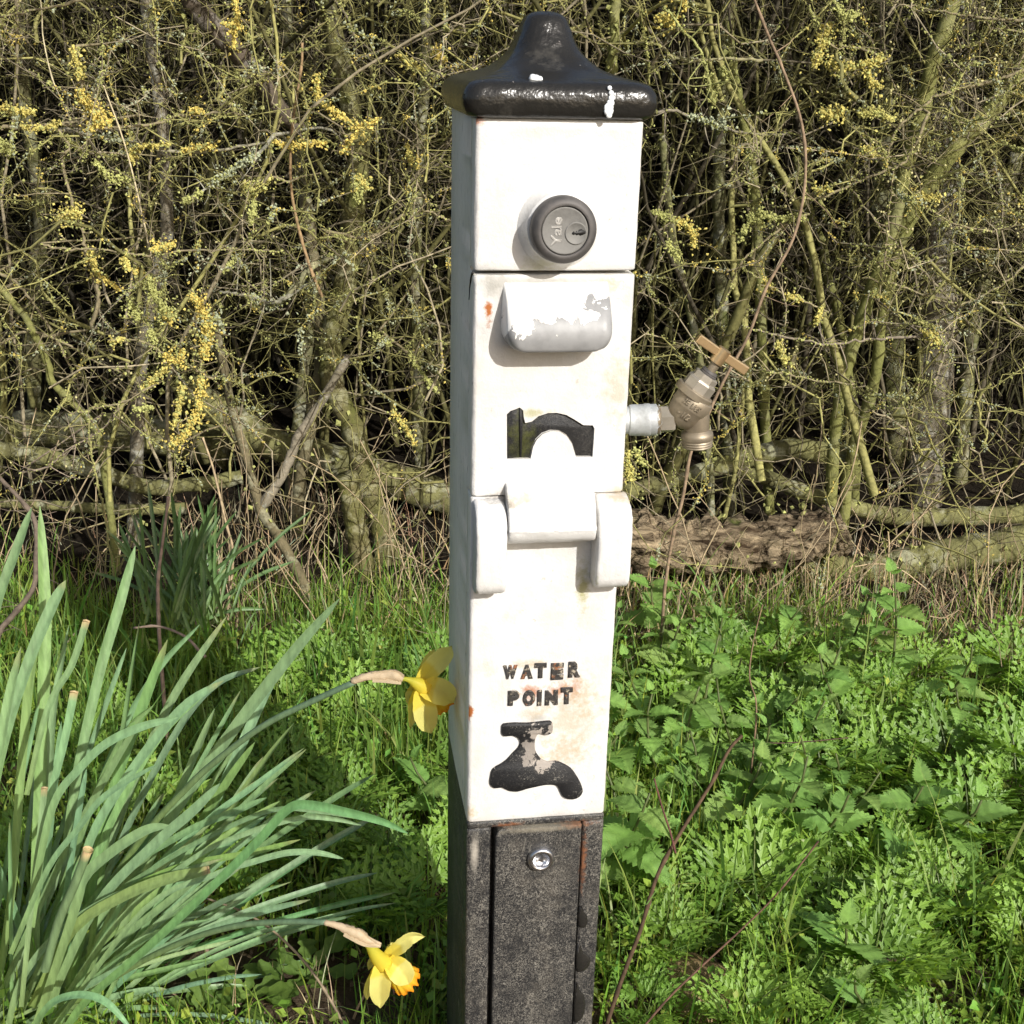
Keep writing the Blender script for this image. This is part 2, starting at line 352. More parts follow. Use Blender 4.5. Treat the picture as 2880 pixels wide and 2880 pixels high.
M['petal'] = m.leafy(c, .5, (1.05, 1., .55), .5, .25, m.tex(220, 3, .5), .3, .0006)
m = NT('papery_spathe'); n = m.tex(60, 5, .7, (1, 1, 1)); c = m.mix(m.ramp(n, .35, .7), (.62, .50, .34), (.50, .40, .26)); M['spathe'] = m.leafy(c, .3, (1.1, .9, .7), .55, .3, n, .8, .002)
def m_leaf(name, nsc=400, trans=.3, bs=.5, bd=.0012):
    m = NT(name); oi = m.n('ShaderNodeObjectInfo'); n = m.tex(nsc, 2, .5); v = m.n('ShaderNodeTexVoronoi'); v.inputs['Scale'].default_value = 190
    tc = m.n('ShaderNodeTexCoord'); m.l(tc.outputs['Object'], v.inputs['Vector'])
    c = m.mix(oi.outputs['Random'], (.80, .85, .8), (1.2, 1.12, 1.05)); c = m.mix(1., m.col(), c, 'MULTIPLY')
    return m.leafy(c, trans, (1.3, 1.2, .4), .4, .4, m.math('ADD', v.outputs[0], m.math('MULTIPLY', n, .3)), bs, bd)
M['nettle'] = m_leaf('nettle_leaf'); M['fern'] = m_leaf('cow_parsley_leaf', 200, .35, .2, .0006)
m = NT('earth'); n = m.tex(6, 8, .7); n2 = m.tex(60, 6, .75); n3 = m.tex(2.2, 4)
c = m.mix(m.ramp(n, .35, .65), (.085, .058, .036), (.17, .125, .085)); c = m.mix(m.ramp(n2, .5, .75), c, (.045, .030, .018))
c = m.mix(m.math('MULTIPLY', m.ramp(n3, .5, .62), .6), c, (.06, .06, .02))
yy = m.pos()[1]; c = m.mix(m.math('MULTIPLY', m.math('SUBTRACT', m.math('ADD', yy, m.math('MULTIPLY', n, .6)), 2.25), 3., clamp=True), c, (.022, .017, .011))  # shadow below and behind the hedge painted into the earth as near-black
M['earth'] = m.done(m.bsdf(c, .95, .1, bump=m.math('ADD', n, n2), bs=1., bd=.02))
m = NT('sandy_stone'); n = m.tex(26, 7, .7); c = m.mix(m.ramp(n, .38, .62), (.36, .26, .14), (.16, .11, .05)); M['sand'] = m.done(m.bsdf(c, .95, .1, bump=n, bs=1, bd=.008))

# ------------------------------------------------------------------ ground
n = 170; gx = np.linspace(-1, 1, n); gx = np.sign(gx)*np.abs(gx)**2.4*30; gy = np.linspace(0, 1, n)**2*30-.6
X, Y = np.meshgrid(gx, gy); Z = gz(X, Y)+rng.normal(size=X.shape)*.0025
Z += np.clip(Y-4.6, 0, 1.2)*1.4
i, j = np.meshgrid(np.arange(n-1), np.arange(n-1), indexing='ij')
mb = MB(); mb.add(np.stack([X, Y, Z], -1).reshape(-1, 3), np.stack([i*n+j, i*n+j+1, (i+1)*n+j+1, (i+1)*n+j], -1).reshape(-1, 4))
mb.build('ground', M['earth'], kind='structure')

# ------------------------------------------------------------------ the water point post
post = empty('water_point_post', (PX0, PY0, 0), PHI, label='square white and black water point post with a black pointed cap and raised letters', cat='water point')
def section(name, z0, z1, y0, y1, x0=0., x1=W, r=.004, re=.0015, mats=None, jit=.00025, parent=post, rb=None, **kw):
    """vertical piece of post with rounded front edges; left/right faces carry the side paint"""
    def loop(d):
        a0, a1, b0, b1 = x0+d, x1-d, y0+d, y1
        pts = [(a0, b1)]+[(a0, b0+r+(b1-b0-r)*.5)]
        for k in range(7): t = math.pi+k/6*math.pi/2; pts.append((a0+r+r*math.cos(t), b0+r+r*math.sin(t)))
        for k in range(1, 10): pts.append((a0+r+(a1-a0-2*r)*k/10, b0))
        for k in range(7): t = 1.5*math.pi+k/6*math.pi/2; pts.append((a1-r+r*math.cos(t), b0+r+r*math.sin(t)))
        pts += [(a1, b0+r+(b1-b0-r)*.5), (a1, b1)]
        return pts
    zs = [(z0, re), (z0+re*.3, re*.3), (z0+re, 0)]; m_ = max(3, int((z1-z0)/.006))
    zs += [(z0+re+(z1-z0-2*re)*k/m_, 0) for k in range(1, m_)]+[(z1-re, 0), (z1-re*.3, re*.3), (z1, re)]
    L = [np.array([(a, b, z) for a, b in loop(d)]) for z, d in zs]; n_ = len(L[0])
    V = np.concatenate(L); V[:, 0] += rng.normal(size=len(V))*jit*.5; V[:, 1] += rng.normal(size=len(V))*jit*.5
    V[:, 1] = np.where(V[:, 1] > y1-jit*3, y1, V[:, 1])
    q, qm = [], []
    mb = MB(); m2 = len(L)
    Q0, Q1 = [], []
    for a in range(m2-1):
        for b in range(n_):
            b2 = (b+1) % n_; f = (a*n_+b, a*n_+b2, (a+1)*n_+b2, (a+1)*n_+b)
            (Q1 if b < 4 or b >= n_-3 else Q0).append(f)
    mb.add(V, Q0, None); mb.q.append(np.array(Q1)); mb.qm.append(np.full(len(Q1), 1))
    from mathutils.geometry import tessellate_polygon
    T = tessellate_polygon([[Vector((a, b, 0)) for a, b in loop(0)]])
    mb.t.append(np.array([t for t in T])); mb.tm.append(np.zeros(len(T)))
    mb.t.append(np.array([[x+(m2-1)*n_ for x in t] for t in T])); mb.tm.append(np.zeros(len(T)))
    return fixn(mb.build(name, mats or [M['white'], M['side']], parent, **kw))
Zt = face(1342, 331)[1]; Zseam = face(1560, 767)[1]; Zh = face(1540, 1392)[1]; Zw = face(1500, 2303)[1]
YF = .022
# timber core behind the cast front
section('timber_core', Zw, Zt, YF, DEP, r=.0005, re=.0002, mats=[M['side'], M['side']])
section('timber_base', -.15, Zw-.0002, YF, DEP, r=.0005, re=.0002, mats=[M['black'], M['black']])
sa = section('upper_panel', Zseam+.0014, Zt-.0002, 0, YF)
sb = section('lower_panel', Zh+.0004, Zseam-.0014, 0, YF)
sc = section('front_panel', Zw, Zh-.0004, .0006, YF)
# crack running back from the seam on the left side
mb = MB(); pts = cr([(-.0003, .002, Zseam), (-.0004, .010, Zseam-.004), (-.0004, .018, Zseam-.012), (-.0003, .024, Zseam-.024)], 4)
tube(mb, pts, np.linspace(.0011, .0003, len(pts)), 5); mb.build('crack', M['dark'], sa)
# black base: frame strips round the access door
xl, xr = face(1378, 2500)[0], face(1631, 2420)[0]; zt = face(1500, 2326)[1]
section('base_strip', -.15, zt+.0015, .0004, YF, 0, xl, r=.003, mats=[M['black'], M['black']])
section('base_strip', -.15, zt+.0015, .0004, YF, xr+.0012, W, r=.003, mats=[M['black'], M['black']])
section('base_strip', zt+.0016, Zw-.0002, .0006, YF, r=.003, mats=[M['black'], M['black']])
mb = MB(); rr = .008; o = [(xl+.0042, -.12), (xr, -.12), (xr, zt-.001)]+[(xl+.0042+rr+rr*math.cos(t), zt-rr+rr*math.sin(t)) for t in np.linspace(math.pi/2, math.pi, 8)]
polyprism(mb, o, -.0004, YF-.001, .0009); adoor = sharp(mb.build('access_door', M['black'], post))
# lock button on the access door
bx, bz = face(1230+900/3.067, 2250+530/3.067, -.006); k = .0115
mb = MB(); lathe(mb, [(k*1.02, .0), (k*1.02, .003), (k*.95, .0052), (k*.84, .006), (k*.66, .0055), (k*.60, .0045), (k*.58, .0012), (0.0001, .0012)], (bx, 0, bz), (0, -1, 0), 40)
lr = fixn(mb.build('lock_ring', M['steel'], adoor))
mb = MB(); lathe(mb, [(.0036, .0012), (.0036, .0036), (.0026, .0046), (.0001, .0047)], (bx, 0, bz), (0, -1, 0), 3, phase=.6); fixn(mb.build('pin', M['steel'], adoor, smooth=False))

for lump in ([(1222, 925), (1250, 912), (1262, 960), (1290, 1000), (1296, 1050), (1275, 1095), (1240, 1100), (1218, 1080), (1212, 1000)],
             [(1205, 1240), (1235, 1250), (1250, 1300), (1300, 1340), (1322, 1380), (1300, 1440), (1250, 1475), (1200, 1470), (1196, 1350)],
             [(1190, 1570), (1212, 1585), (1225, 1640), (1262, 1680), (1275, 1760), (1262, 1850), (1230, 1900), (1180, 1905), (1178, 1740)]):
    mb = MB(); polyprism(mb, [face(1230+a/3.067, 2250+b/3.067) for a, b in cr(lump, 3)], -.0016, .003, .0012); fixn(mb.build('hinge_lump', M['cap'], post))
def bez_prof(name, prof, x0, x1, mat, r=.0025, parent=post, jit=.0003, nx=14):
    """profile in (Y,Z) swept along X, with rounded ends"""
    p = cr(prof, 4); c = p.mean(0); mb = MB(); rows = []
    xs = [(x0, r), (x0+r*.3, r*.3), (x0+r, 0)]+[(x0+r+(x1-x0-2*r)*k/nx, 0) for k in range(1, nx)]+[(x1-r, 0), (x1-r*.3, r*.3), (x1, r)]
    for x, d in xs:
        dd = norm(c-p)*d; q = p+dd; rows.append(np.stack([np.full(len(p), x), q[:, 0], q[:, 1]], 1))
    m_, n_ = len(rows), len(p); V = np.concatenate(rows); V += rng.normal(size=V.shape)*jit*.4
    i, j = np.meshgrid(np.arange(m_-1), np.arange(n_), indexing='ij'); j2 = (j+1) % n_
    q = np.stack([i*n_+j, i*n_+j2, (i+1)*n_+j2, (i+1)*n_+j], -1).reshape(-1, 4)
    from mathutils.geometry import tessellate_polygon
    T = tessellate_polygon([[Vector((a, b, 0)) for a, b in p]])
    mb.add(V, q, [tuple(x for x in t) for t in T]+[tuple(x+(m_-1)*n_ for x in t) for t in T])
    return fixn(mb.build(name, mat, parent))
# hinge: two outer lugs on the front panel, one knuckle on the lower panel
pl = .024
def Zf(px, py, y=0): return face(px, py, y)[1]
for (a, b, top, bot, px) in ((1340, 1427, 1400, 1682, 1385), (1682, 1777, 1386, 1663, 1725)):
    zt_ = Zf(px, top)+0.; zb = Zf(px, bot, -pl)
    prof = [(.004, zt_-.0006), (-.001, zt_-.0008), (-.010, zt_-.003), (-.019, zt_-.009), (-pl, zt_-.020), (-pl-.001, (zt_+zb)/2), (-pl, zb+.014), (-pl+.003, zb+.004), (-pl+.011, zb-.001), (-.006, zb), (.004, zb)]
    bez_prof('hinge_lug', prof, face(a, 1550, -pl)[0], face(b, 1550, -pl)[0], M['white'])
zk0, zk1 = Zf(1540, 1352), Zf(1550, 1527, -.024)
prof = [(.003, zk0), (-.002, zk0-.001), (-.010, zk0-.005), (-.019, zk0-.015), (-.0255, zk0-.030), (-.0265, zk1+.010), (-.023, zk1+.002), (-.015, zk1-.003), (-.005, zk1-.002), (.003, zk1-.001)]
bez_prof('hinge_knuckle', prof, face(1431, 1500, -.024)[0], face(1677, 1500, -.024)[0], M['white'], r=.0014)

# finger pull: a swelling lip, flush at its top and proud at its rounded bottom
hx0, hx1 = face(1428, 950, -.026)[0], face(1727, 950, -.026)[0]; hz1, hz0 = Zf(1570, 795), Zf(1570, 992, -.026)
NU, NV = 25, 22; V = []
for v_ in range(NV):
    v = v_/(NV-1); f = math.sin(min(1, v*1.25)*math.pi/2)**.9*.027; f *= 1-.10*max(0, (v-.75)/.25)**2
    for u_ in range(NU):
        u = u_/(NU-1)*2-1
        z = hz1+(hz0-hz1)*v
        hw = (hx1-hx0)/2*(.955+.045*v); rb = .36
        if v > 1-rb: hw -= (hx1-hx0)/2*.26*(1-math.sqrt(max(0, 1-((v-(1-rb))/rb)**2)))
        uu = math.sin(u*math.pi/2)**1 if abs(u) < 1 else u
        e = abs(uu); yy = -f*(1-.16*max(0, (e-.86)/.14)**2)
        V.append(((hx0+hx1)/2+hw*uu, yy, z))
V = np.array(V); n1 = len(V); q = [(a*NU+b, a*NU+b+1, (a+1)*NU+b+1, (a+1)*NU+b) for a in range(NV-1) for b in range(NU-1)]
bd = list(range(NU))+[a*NU+NU-1 for a in range(1, NV)]+[(NV-1)*NU+b for b in range(NU-2, -1, -1)]+[a*NU for a in range(NV-2, 0, -1)]
cx, cz = (hx0+hx1)/2, (hz0+hz1)/2; sk1 = V[bd].copy(); sk1[:, 1] = sk1[:, 1]*.88; sk1[:, 0] = cx+(sk1[:, 0]-cx)*1.018; sk1[:, 2] = cz+(sk1[:, 2]-cz)*1.018
sk2 = sk1.copy(); sk2[:, 1] = .002; sk2[:, 0] = cx+(sk2[:, 0]-cx)*1.04; V = np.vstack([V, sk1, sk2]); k = len(bd)
for a in range(k):
    a2 = (a+1) % k; q.append((bd[a], bd[a2], n1+a2, n1+a)); q.append((n1+a, n1+a2, n1+k+a2, n1+k+a))
mb = MB(); mb.add(V, q); fixn(mb.build('finger_pull', M['handle'], post))

# recessed arch mark (real pocket cut into the lower panel)
def z2(a, b, Y=0): return face(1230+a/2.972, 950+b/2.972, Y)
arch = [(580, 640), (610, 612), (650, 598), (690, 583), (718, 608), (722, 660), (735, 712), (790, 700), (845, 655), (925, 630), (1000, 628), (1080, 645), (1150, 685), (1220, 730), (1300, 732), (1314, 760), (1306, 880), (1298, 996),
        (1160, 998), (1145, 950), (1125, 885), (1080, 820), (1020, 785), (950, 780), (880, 805), (830, 855), (800, 915), (780, 1012), (690, 1014), (582, 1016)]
A = [z2(*p) for p in arch]
mb = MB(); polyprism(mb, A, -.004, .0030, back=True); cut = fixn(mb.build('arch_cut', M['white'], post))
bm_ = sb.modifiers.new('b', 'BOOLEAN'); bm_.object = cut; bm_.operation = 'DIFFERENCE'; bm_.solver = 'EXACT'
bpy.context.view_layer.update()
me = bpy.data.meshes.new_from_object(sb.evaluated_get(bpy.context.evaluated_depsgraph_get()))
sb.modifiers.clear(); sb.data = me; bpy.data.objects.remove(cut)
sharp(sb, 35)
A2 = np.array(A); c0 = A2.mean(0); d = norm(np.roll(A2, -1, 0)-np.roll(A2, 1, 0)); nn = np.stack([d[:, 1], -d[:, 0]], 1)
if .5*np.sum(A2[:, 0]*np.roll(A2[:, 1], -1)-np.roll(A2[:, 0], -1)*A2[:, 1]) > 0: nn = -nn
mb = MB(); polyprism(mb, A2+nn*.0006, .0019, .0036, .0003); fixn(mb.build('arch_mark', M['emblem_moss'], post))
s0, s1 = z2(607, 700), z2(700, 1000)
mb = MB(); polyprism(mb, [z2(690, 590), z2(714, 612), z2(716, 720), z2(706, 1000), z2(692, 1000), z2(688, 700)], .0006, .0025, .0003); fixn(mb.build('arch_rib', M['emblem'], post))

# raised tap mark
tp = [(425, 940), (445, 908), (570, 896), (700, 900), (850, 885), (950, 875), (978, 905), (982, 960), (965, 1008), (900, 1030), (830, 1012), (795, 1060), (785, 1150), (808, 1230), (860, 1290), (930, 1318), (1010, 1308), (1100, 1343), (1180, 1390), (1240, 1470), (1290, 1560), (1308, 1640), (1270, 1700), (1200, 1727), (1120, 1715), (1078, 1680), (1045, 1605), (1005, 1570), (900, 1570), (800, 1590), (700, 1612), (600, 1642), (500, 1632), (430, 1598), (350, 1606), (298, 1560), (305, 1470), (330, 1395), (400, 1352), (470, 1305), (540, 1230), (605, 1165), (628, 1110), (605, 1062), (540, 1035), (450, 1042), (425, 1000)]
mb = MB(); polyprism(mb, [face(1300+a/3.864, 1800+b/3.864) for a, b in cr(tp, 2)], -.0022, .003, .0011); fixn(mb.build('tap_mark', M['tapem'], post))

# raised letters
def glyph(txt, name, x0, x1, z0, z1, parent, mat, ydepth=-.0012, rot=0, bev=.0004, off=.045, ext=.0012, M4=None):
    cu = bpy.data.curves.new(name, 'FONT'); cu.body = txt; cu.size = 1; cu.offset = off; cu.extrude = .05; cu.bevel_depth = .035; cu.bevel_resolution = 1; cu.resolution_u = 4
    ob = bpy.data.objects.new(name, cu); C.objects.link(ob); bpy.context.view_layer.update()
    me = bpy.data.meshes.new_from_object(ob.evaluated_get(bpy.context.evaluated_depsgraph_get())); bpy.data.objects.remove(ob)
    co = np.empty(len(me.vertices)*3); me.vertices.foreach_get('co', co); co = co.reshape(-1, 3)
    if rot: co = np.stack([-co[:, 1], co[:, 0], co[:, 2]], 1)
    lo, hi = co.min(0), co.max(0); u = (co-lo)/(hi-lo)
    X_ = x0+u[:, 0]*(x1-x0); Z_ = z0+u[:, 1]*(z1-z0); Y_ = .0006-u[:, 2]*(ext+.0006)+ydepth*0
    v = np.stack([X_, Y_, Z_], 1)+rng.normal(size=co.shape)*.00012
    if M4 is not None: v = M4(v)
    me.vertices.foreach_set('co', v.ravel()); me.materials.clear(); me.materials.append(mat)
    o = bpy.data.objects.new(name, me); C.objects.link(o); o.parent = parent; return fixn(o)
for ch, a, b, t_, bo in (('W', 447, 597, 272, 422), ('A', 640, 768, 268, 420), ('T', 788, 915, 250, 412), ('E', 965, 1102, 250, 428), ('R', 1157, 1287, 234, 404),
                         ('P', 497, 622, 550, 708), ('O', 660, 792, 545, 714), ('I', 818, 864, 545, 712), ('N', 902, 1040, 545, 705), ('T', 1075, 1197, 512, 692)):
    mx_, my_ = (a+b)/2, (t_+bo)/2; f = lambda u, v: face(1300+u/3.864, 1800+v/3.864)
    glyph(ch, 'letter', f(a, my_)[0], f(b, my_)[0], f(mx_, bo)[1], f(mx_, t_)[1], post, M['letter'], ext=.0010)

# cylinder lock
lx, lz = face(1590, 650, -.025); k = .0232
mb = MB(); lathe(mb, [(.0315, -.001), (.0285, .0015), (.0262, .005), (.0250, .009), (.0245, .0115), (.020, .0115)], (lx, 0, lz), (0, -1, 0), 48); fixn(mb.build('lock_boss', M['white'], post))
mb = MB(); lathe(mb, [(k*.98, .0110), (k*1.01, .0125), (k*1.01, .0205), (k*.97, .0228), (k*.86, .0247), (k*.76, .0252), (k*.735, .0248), (k*.735, .0205), (.0001, .0205)], (lx, 0, lz), (0, -1, 0), 64)
lock = fixn(mb.build('lock', M['bronze'], post))
mb = MB(); lathe(mb, [(k*.715, .0200), (k*.715, .0238), (k*.69, .0243), (k*.66, .0240), (.0001, .0240)], (lx, 0, lz), (0, -1, 0), 64); fixn(mb.build('lock_face', M['zinc'], lock))
kx, kz = face(1230+1160/2.972, 300+1060/2.972, -.0245)
mb = MB(); lathe(mb, [(.0079, .0236), (.0079, .0244), (.0072, .0247), (.0067, .0242), (.0001, .02425)], (kx, 0, kz), (0, -1, 0), 40); fixn(mb.build('key_plug', M['zinc'], lock))
kp = [(-30, -12), (-18, -22), (-8, -8), (4, -26), (14, -14), (24, -34), (44, -40), (66, -28), (84, -22), (86, -6), (60, 8), (34, 16), (20, 6), (6, 14), (-6, 4), (-20, 10), (-36, 2)]
mb = MB(); polyprism(mb, [face(1230+(1160+a)/2.972, 300+(1062+b)/2.972, -.0243) for a, b in kp], -.02445, -.0235); fixn(mb.build('keyway', M['dark'], lock))
ya, yb = face(1230+948/2.972, 300+1170/2.972, -.0243), face(1230+1046/2.972, 300+925/2.972, -.0243)
def sh(v): v = v.copy(); v[:, 1] = -.0238+v[:, 1]*.25; return v
glyph('Yale', 'lettering', ya[0], yb[0], ya[1], yb[1], lock, M['worn_edge'], rot=1, off=0., ext=.0014, M4=sh)

# cap: bull-nosed square rim sweeping up to a blunt point
zc = Zt
prof = [(.0590, zc-.0005), (.0610, zc), (.0655, zc+.0015), (.0680, zc+.006), (.0690, zc+.012), (.0678, zc+.018), (.0645, zc+.0225), (.0585, zc+.0252), (.0500, zc+.0280), (.0390, zc+.0330),
        (.0315, zc+.0400), (.0258, zc+.0480), (.0220, zc+.0570), (.0190, zc+.0660), (.0165, zc+.0745), (.0130, zc+.0805), (.0068, zc+.0837), (.0005, zc+.0845)]
kk = (P(1550, 30, .976)[2]-zc-.0255)/.059; prof = [(a, b if b < zc+.0255 else zc+.0255+(b-zc-.0255)*kk) for a, b in prof]
prof = cr(prof, 3); rows = []; m_ = 10
for s_, z in prof:
    sy = s_+(DEP-W)/2*min(1, (s_/.06)); sx = s_; r = min(.012, s_*.55)*(1+.9*max(0, 1-s_/.045)); r = min(r, s_*.98); pts = []
    for cx_, cy_, a0 in ((sx-r, sy-r, 0), (-(sx-r), sy-r, .5), (-(sx-r), -(sy-r), 1), (sx-r, -(sy-r), 1.5)):
        for k in range(6): t = (a0+k/10)*math.pi; pts.append((cx_+r*math.cos(t), cy_+r*math.sin(t)))
    out = []
    for a in range(len(pts)):   # subdivide the long sides
        p0, p1 = np.array(pts[a]), np.array(pts[(a+1) % len(pts)]); out.append(p0)
        if a % 6 == 5: out += [p0+(p1-p0)*k/9 for k in range(1, 9)]
    out = np.array(out)+rng.normal(size=(len(out), 2))*.00018
    rows.append(np.stack([W/2+out[:, 0], DEP/2+out[:, 1]-.0, np.full(len(out), z)], 1))
n_ = len(rows[0]); V = np.concatenate(rows); m_ = len(rows); i, j = np.meshgrid(np.arange(m_-1), np.arange(n_), indexing='ij'); j2 = (j+1) % n_
mb = MB(); mb.add(V, np.stack([i*n_+j, i*n_+j2, (i+1)*n_+j2, (i+1)*n_+j], -1).reshape(-1, 4)); cap = fixn(mb.build('cap', M['cap'], post))
mb = MB()
for (px, py, s_) in ((1716, 248, .8), (1719, 262, .9), (1720, 276, 1.1), (1717, 290, 1.3), (1712, 303, 1.6), (1712, 312, 1.6), (1713, 324, 1.)):
    X_, Z_ = face(px, py, -.009); yy = -.0095 if py > 255 else -.0078
    lathe(mb, [(.0001, -.0006), (.0015*s_, -.0004), (.0021*s_, .0001), (.0021*s_, .001)], (X_, yy, Z_), (0, 1, 0), 10)
fixn(mb.build('bird_dropping', M['dropping'], cap)); mb = MB()
for (px, py, s_) in ((1497, 216, 1), (1506, 219, 1.3), (1516, 222, 1.1), (1503, 225, .8)):
    X_, Z_ = face(px, py, .006); lathe(mb, [(.0001, .0022), (.0018*s_, .0016), (.0026*s_, -.001), (.0026*s_, -.004)], (X_, .0045, Z_-.0003), (0, -.5, .8), 9)
fixn(mb.build('bird_dropping', M['dropping'], cap))

# ------------------------------------------------------------------ the brass tap
DT = .985; UZ = 1/4.83/3497*DT/math.cos(PITCH)*1.02
def T(a, b, D=DT): return P(1780+a/4.83, 900+b/4.83, D)
tap = empty('brass_tap', T(0, 1355), label='dull brass tap with crossbar handle on a pipe from the right side of the post', cat='tap')
def tpart(mb, name, mat, parent, ang=35):
    o = mb.build(name, mat); o.data.transform(Matrix.Translation(-Vector(T(0, 1355)))); o.parent = parent; return sharp(o, ang)
ax = norm(T(1210, 462)-T(800, 1010)); u = UZ
o0 = T(-60, 1360); axi = norm(T(560, 1350)-o0)
mb = MB(); L0 = 1/UZ
def L(a, b, c, d): return np.linalg.norm(T(a, b)-T(c, d))
lp = L(-60, 1360, 330, 1358)
lathe(mb, [(.0001, -.03), (178*u, -.03), (178*u, 0), (200*u, .001), (204*u, .004), (204*u, lp*.52), (213*u, lp*.56), (213*u, lp*.72), (204*u, lp*.75), (206*u, lp*.95), (190*u, lp*.98), (.0001, lp*.98)], o0, axi, 40)
tpart(mb, 'pipe_socket', M['galv'], tap)
mb = MB(); pr = [(150*u, lp*.93)]+[((172+34*math.sin(k*2.4))*u*(1-.12*k/9), lp*(.95+.02*k)) for k in range(7)]+[(140*u, lp*1.1)]; lathe(mb, pr, o0, axi, 26)
for v_ in mb.v: v_ += rng.normal(size=v_.shape)*.0006
tpart(mb, 'thread_tape', M['tape'], tap, 80)
o1 = T(312, 1358); mb = MB(); lathe(mb, [(.0001, 0), (170*u, 0), (190*u, .0006), (190*u, 42*u), (170*u, 55*u), (100*u, 60*u)], o1, axi, 36); tpart(mb, 'collar', M['brass_dull'], tap)
o1 = T(360, 1350); mb = MB(); lathe(mb, [(120*u, 0), (172*u, 4*u), (178*u, 20*u), (178*u, 170*u), (165*u, 195*u), (120*u, 200*u)], o1, axi, 6, phase=.28); tpart(mb, 'inlet_hexagon', M['nutgrey'], tap, 20)
ob = T(560, 1375); lb = L(560, 1375, 800, 1010)  # body barrel runs along the bonnet axis
mb = MB(); bo = T(655, 1325); lathe(mb, [(.0001, -125*u), (90*u, -112*u), (170*u, -70*u), (215*u, 0), (232*u, 70*u), (238*u, 85*u), (240*u, 150*u), (248*u, 160*u), (252*u, 180*u), (250*u, 330*u), (235*u, 345*u), (.0001, 345*u)], bo, ax, 44)
body = tpart(mb, 'tap_body', M['brass_dull'], tap, 50)
pn = cr([T(800, 1180), T(850, 1290), T(868, 1400), T(872, 1530)], 6); mb = MB(); tube(mb, pn, np.linspace(190, 152, len(pn))*u, 30)
tpart(mb, 'outlet_neck', M['brass_dull'], tap, 50)
od = norm(T(872, 1700)-T(872, 1500)); mb = MB()
pr = [(150*u, -20*u), (162*u, 0), (205*u, 28*u), (210*u, 60*u), (208*u, 110*u), (196*u, 122*u), (205*u, 140*u), (192*u, 156*u), (203*u, 174*u), (190*u, 190*u), (200*u, 206*u), (186*u, 222*u), (150*u, 228*u), (146*u, 60*u)]
lathe(mb, pr, T(872, 1500), od, 44); tpart(mb, 'hose_union', M['brass_dull'], tap, 60)
fo = T(815, 1010); mb = MB(); lathe(mb, [(200*u, -30*u), (246*u, -28*u), (258*u, -20*u), (260*u, 62*u), (250*u, 72*u), (180*u, 74*u)], fo, ax, 44); tpart(mb, 'bonnet_flange', M['brass_dull'], tap)
mb = MB(); lathe(mb, [(150*u, 40*u), (205*u, 70*u), (208*u, 76*u), (208*u, 200*u), (190*u, 225*u), (172*u, 235*u), (168*u, 300*u), (150*u, 312*u), (.0001, 312*u)], fo, ax, 8, phase=.35); tpart(mb, 'bonnet', M['nutgrey'], tap, 20)
mb = MB(); lathe(mb, [(100*u, 312*u), (118*u, 314*u), (118*u, 332*u), (105*u, 342*u), (112*u, 348*u), (104*u, 378*u), (.0001, 380*u)], fo, ax, 30); tpart(mb, 'gland_nut', M['bronze'], tap)
mb = MB(); lathe(mb, [(64*u, 370*u), (64*u, 520*u), (.0001, 520*u)], fo, ax, 14); tpart(mb, 'spindle', M['brass_dull'], tap)
hc = T(1195, 480); mb = MB(); lathe(mb, [(78*u, -118*u), (92*u, -112*u), (92*u, 90*u), (80*u, 98*u), (.0001, 98*u)], hc, ax, 24); hub = tpart(mb, 'handle', M['brass'], tap)
# cross bar as two tapering square arms
bdir = norm(T(1540, 690)-T(880, 235)); bn = norm(np.cross(bdir, ax)); bu = np.cross(bn, bdir)
for s_, e in ((-1, T(880, 240)), (1, T(1540, 690))):
    st = T(1205, 465)+bdir*s_*70*u; mb = MB(); V = []
    for (c_, a_) in ((st, 54), (e-bdir*s_*10*u, 60), (e, 52)):
        for x_, y_ in ((-1, -1), (-.8, -1), (.8, -1), (1, -.8), (1, .8), (.8, 1), (-.8, 1), (-1, .8)): V.append(c_+(bn*x_+bu*y_)*a_*u)
    q = [(k*8+j, k*8+(j+1) % 8, (k+1)*8+(j+1) % 8, (k+1)*8+j) for k in range(2) for j in range(8)]
    mb.add(V, q, [(0, j, j+1) for j in range(1, 7)]+[(16, 16+j, 17+j) for j in range(1, 7)]); tpart(mb, 'handle_arm', M['brass'], hub, 30)
# embossed marks on the barrel
nrm = norm(np.cross(ax, [1, 0, 0])); vx = norm(np.array([0, 0, CAMH])-bo)
wrap_n = norm(vx-ax*(vx@ax)); wrap_t = np.cross(ax, wrap_n)*1.
if wrap_t@np.array([1., 0, 0]) < 0: wrap_t = -wrap_t
def wrap(rad, along):
    def f(v):
        th = v[:, 0]/rad; rr = rad-.0002+(-v[:, 1])*.45
        return bo+ax*(along+v[:, 2])[:, None]+(np.cos(th)*rr)[:, None]*wrap_n+(np.sin(th)*rr)[:, None]*wrap_t-T(0, 1355)
    return f
glyph('2E 1/65', 'embossing', -.0068, .0095, 0, .0052, body, M['brass_dull'], off=.01, ext=.0018, M4=wrap(251*u, 205*u))
glyph('- 1/2', 'embossing', -.0055, .0065, 0, .0052, body, M['brass_dull'], off=.01, ext=.0018, M4=wrap(236*u, 45*u))

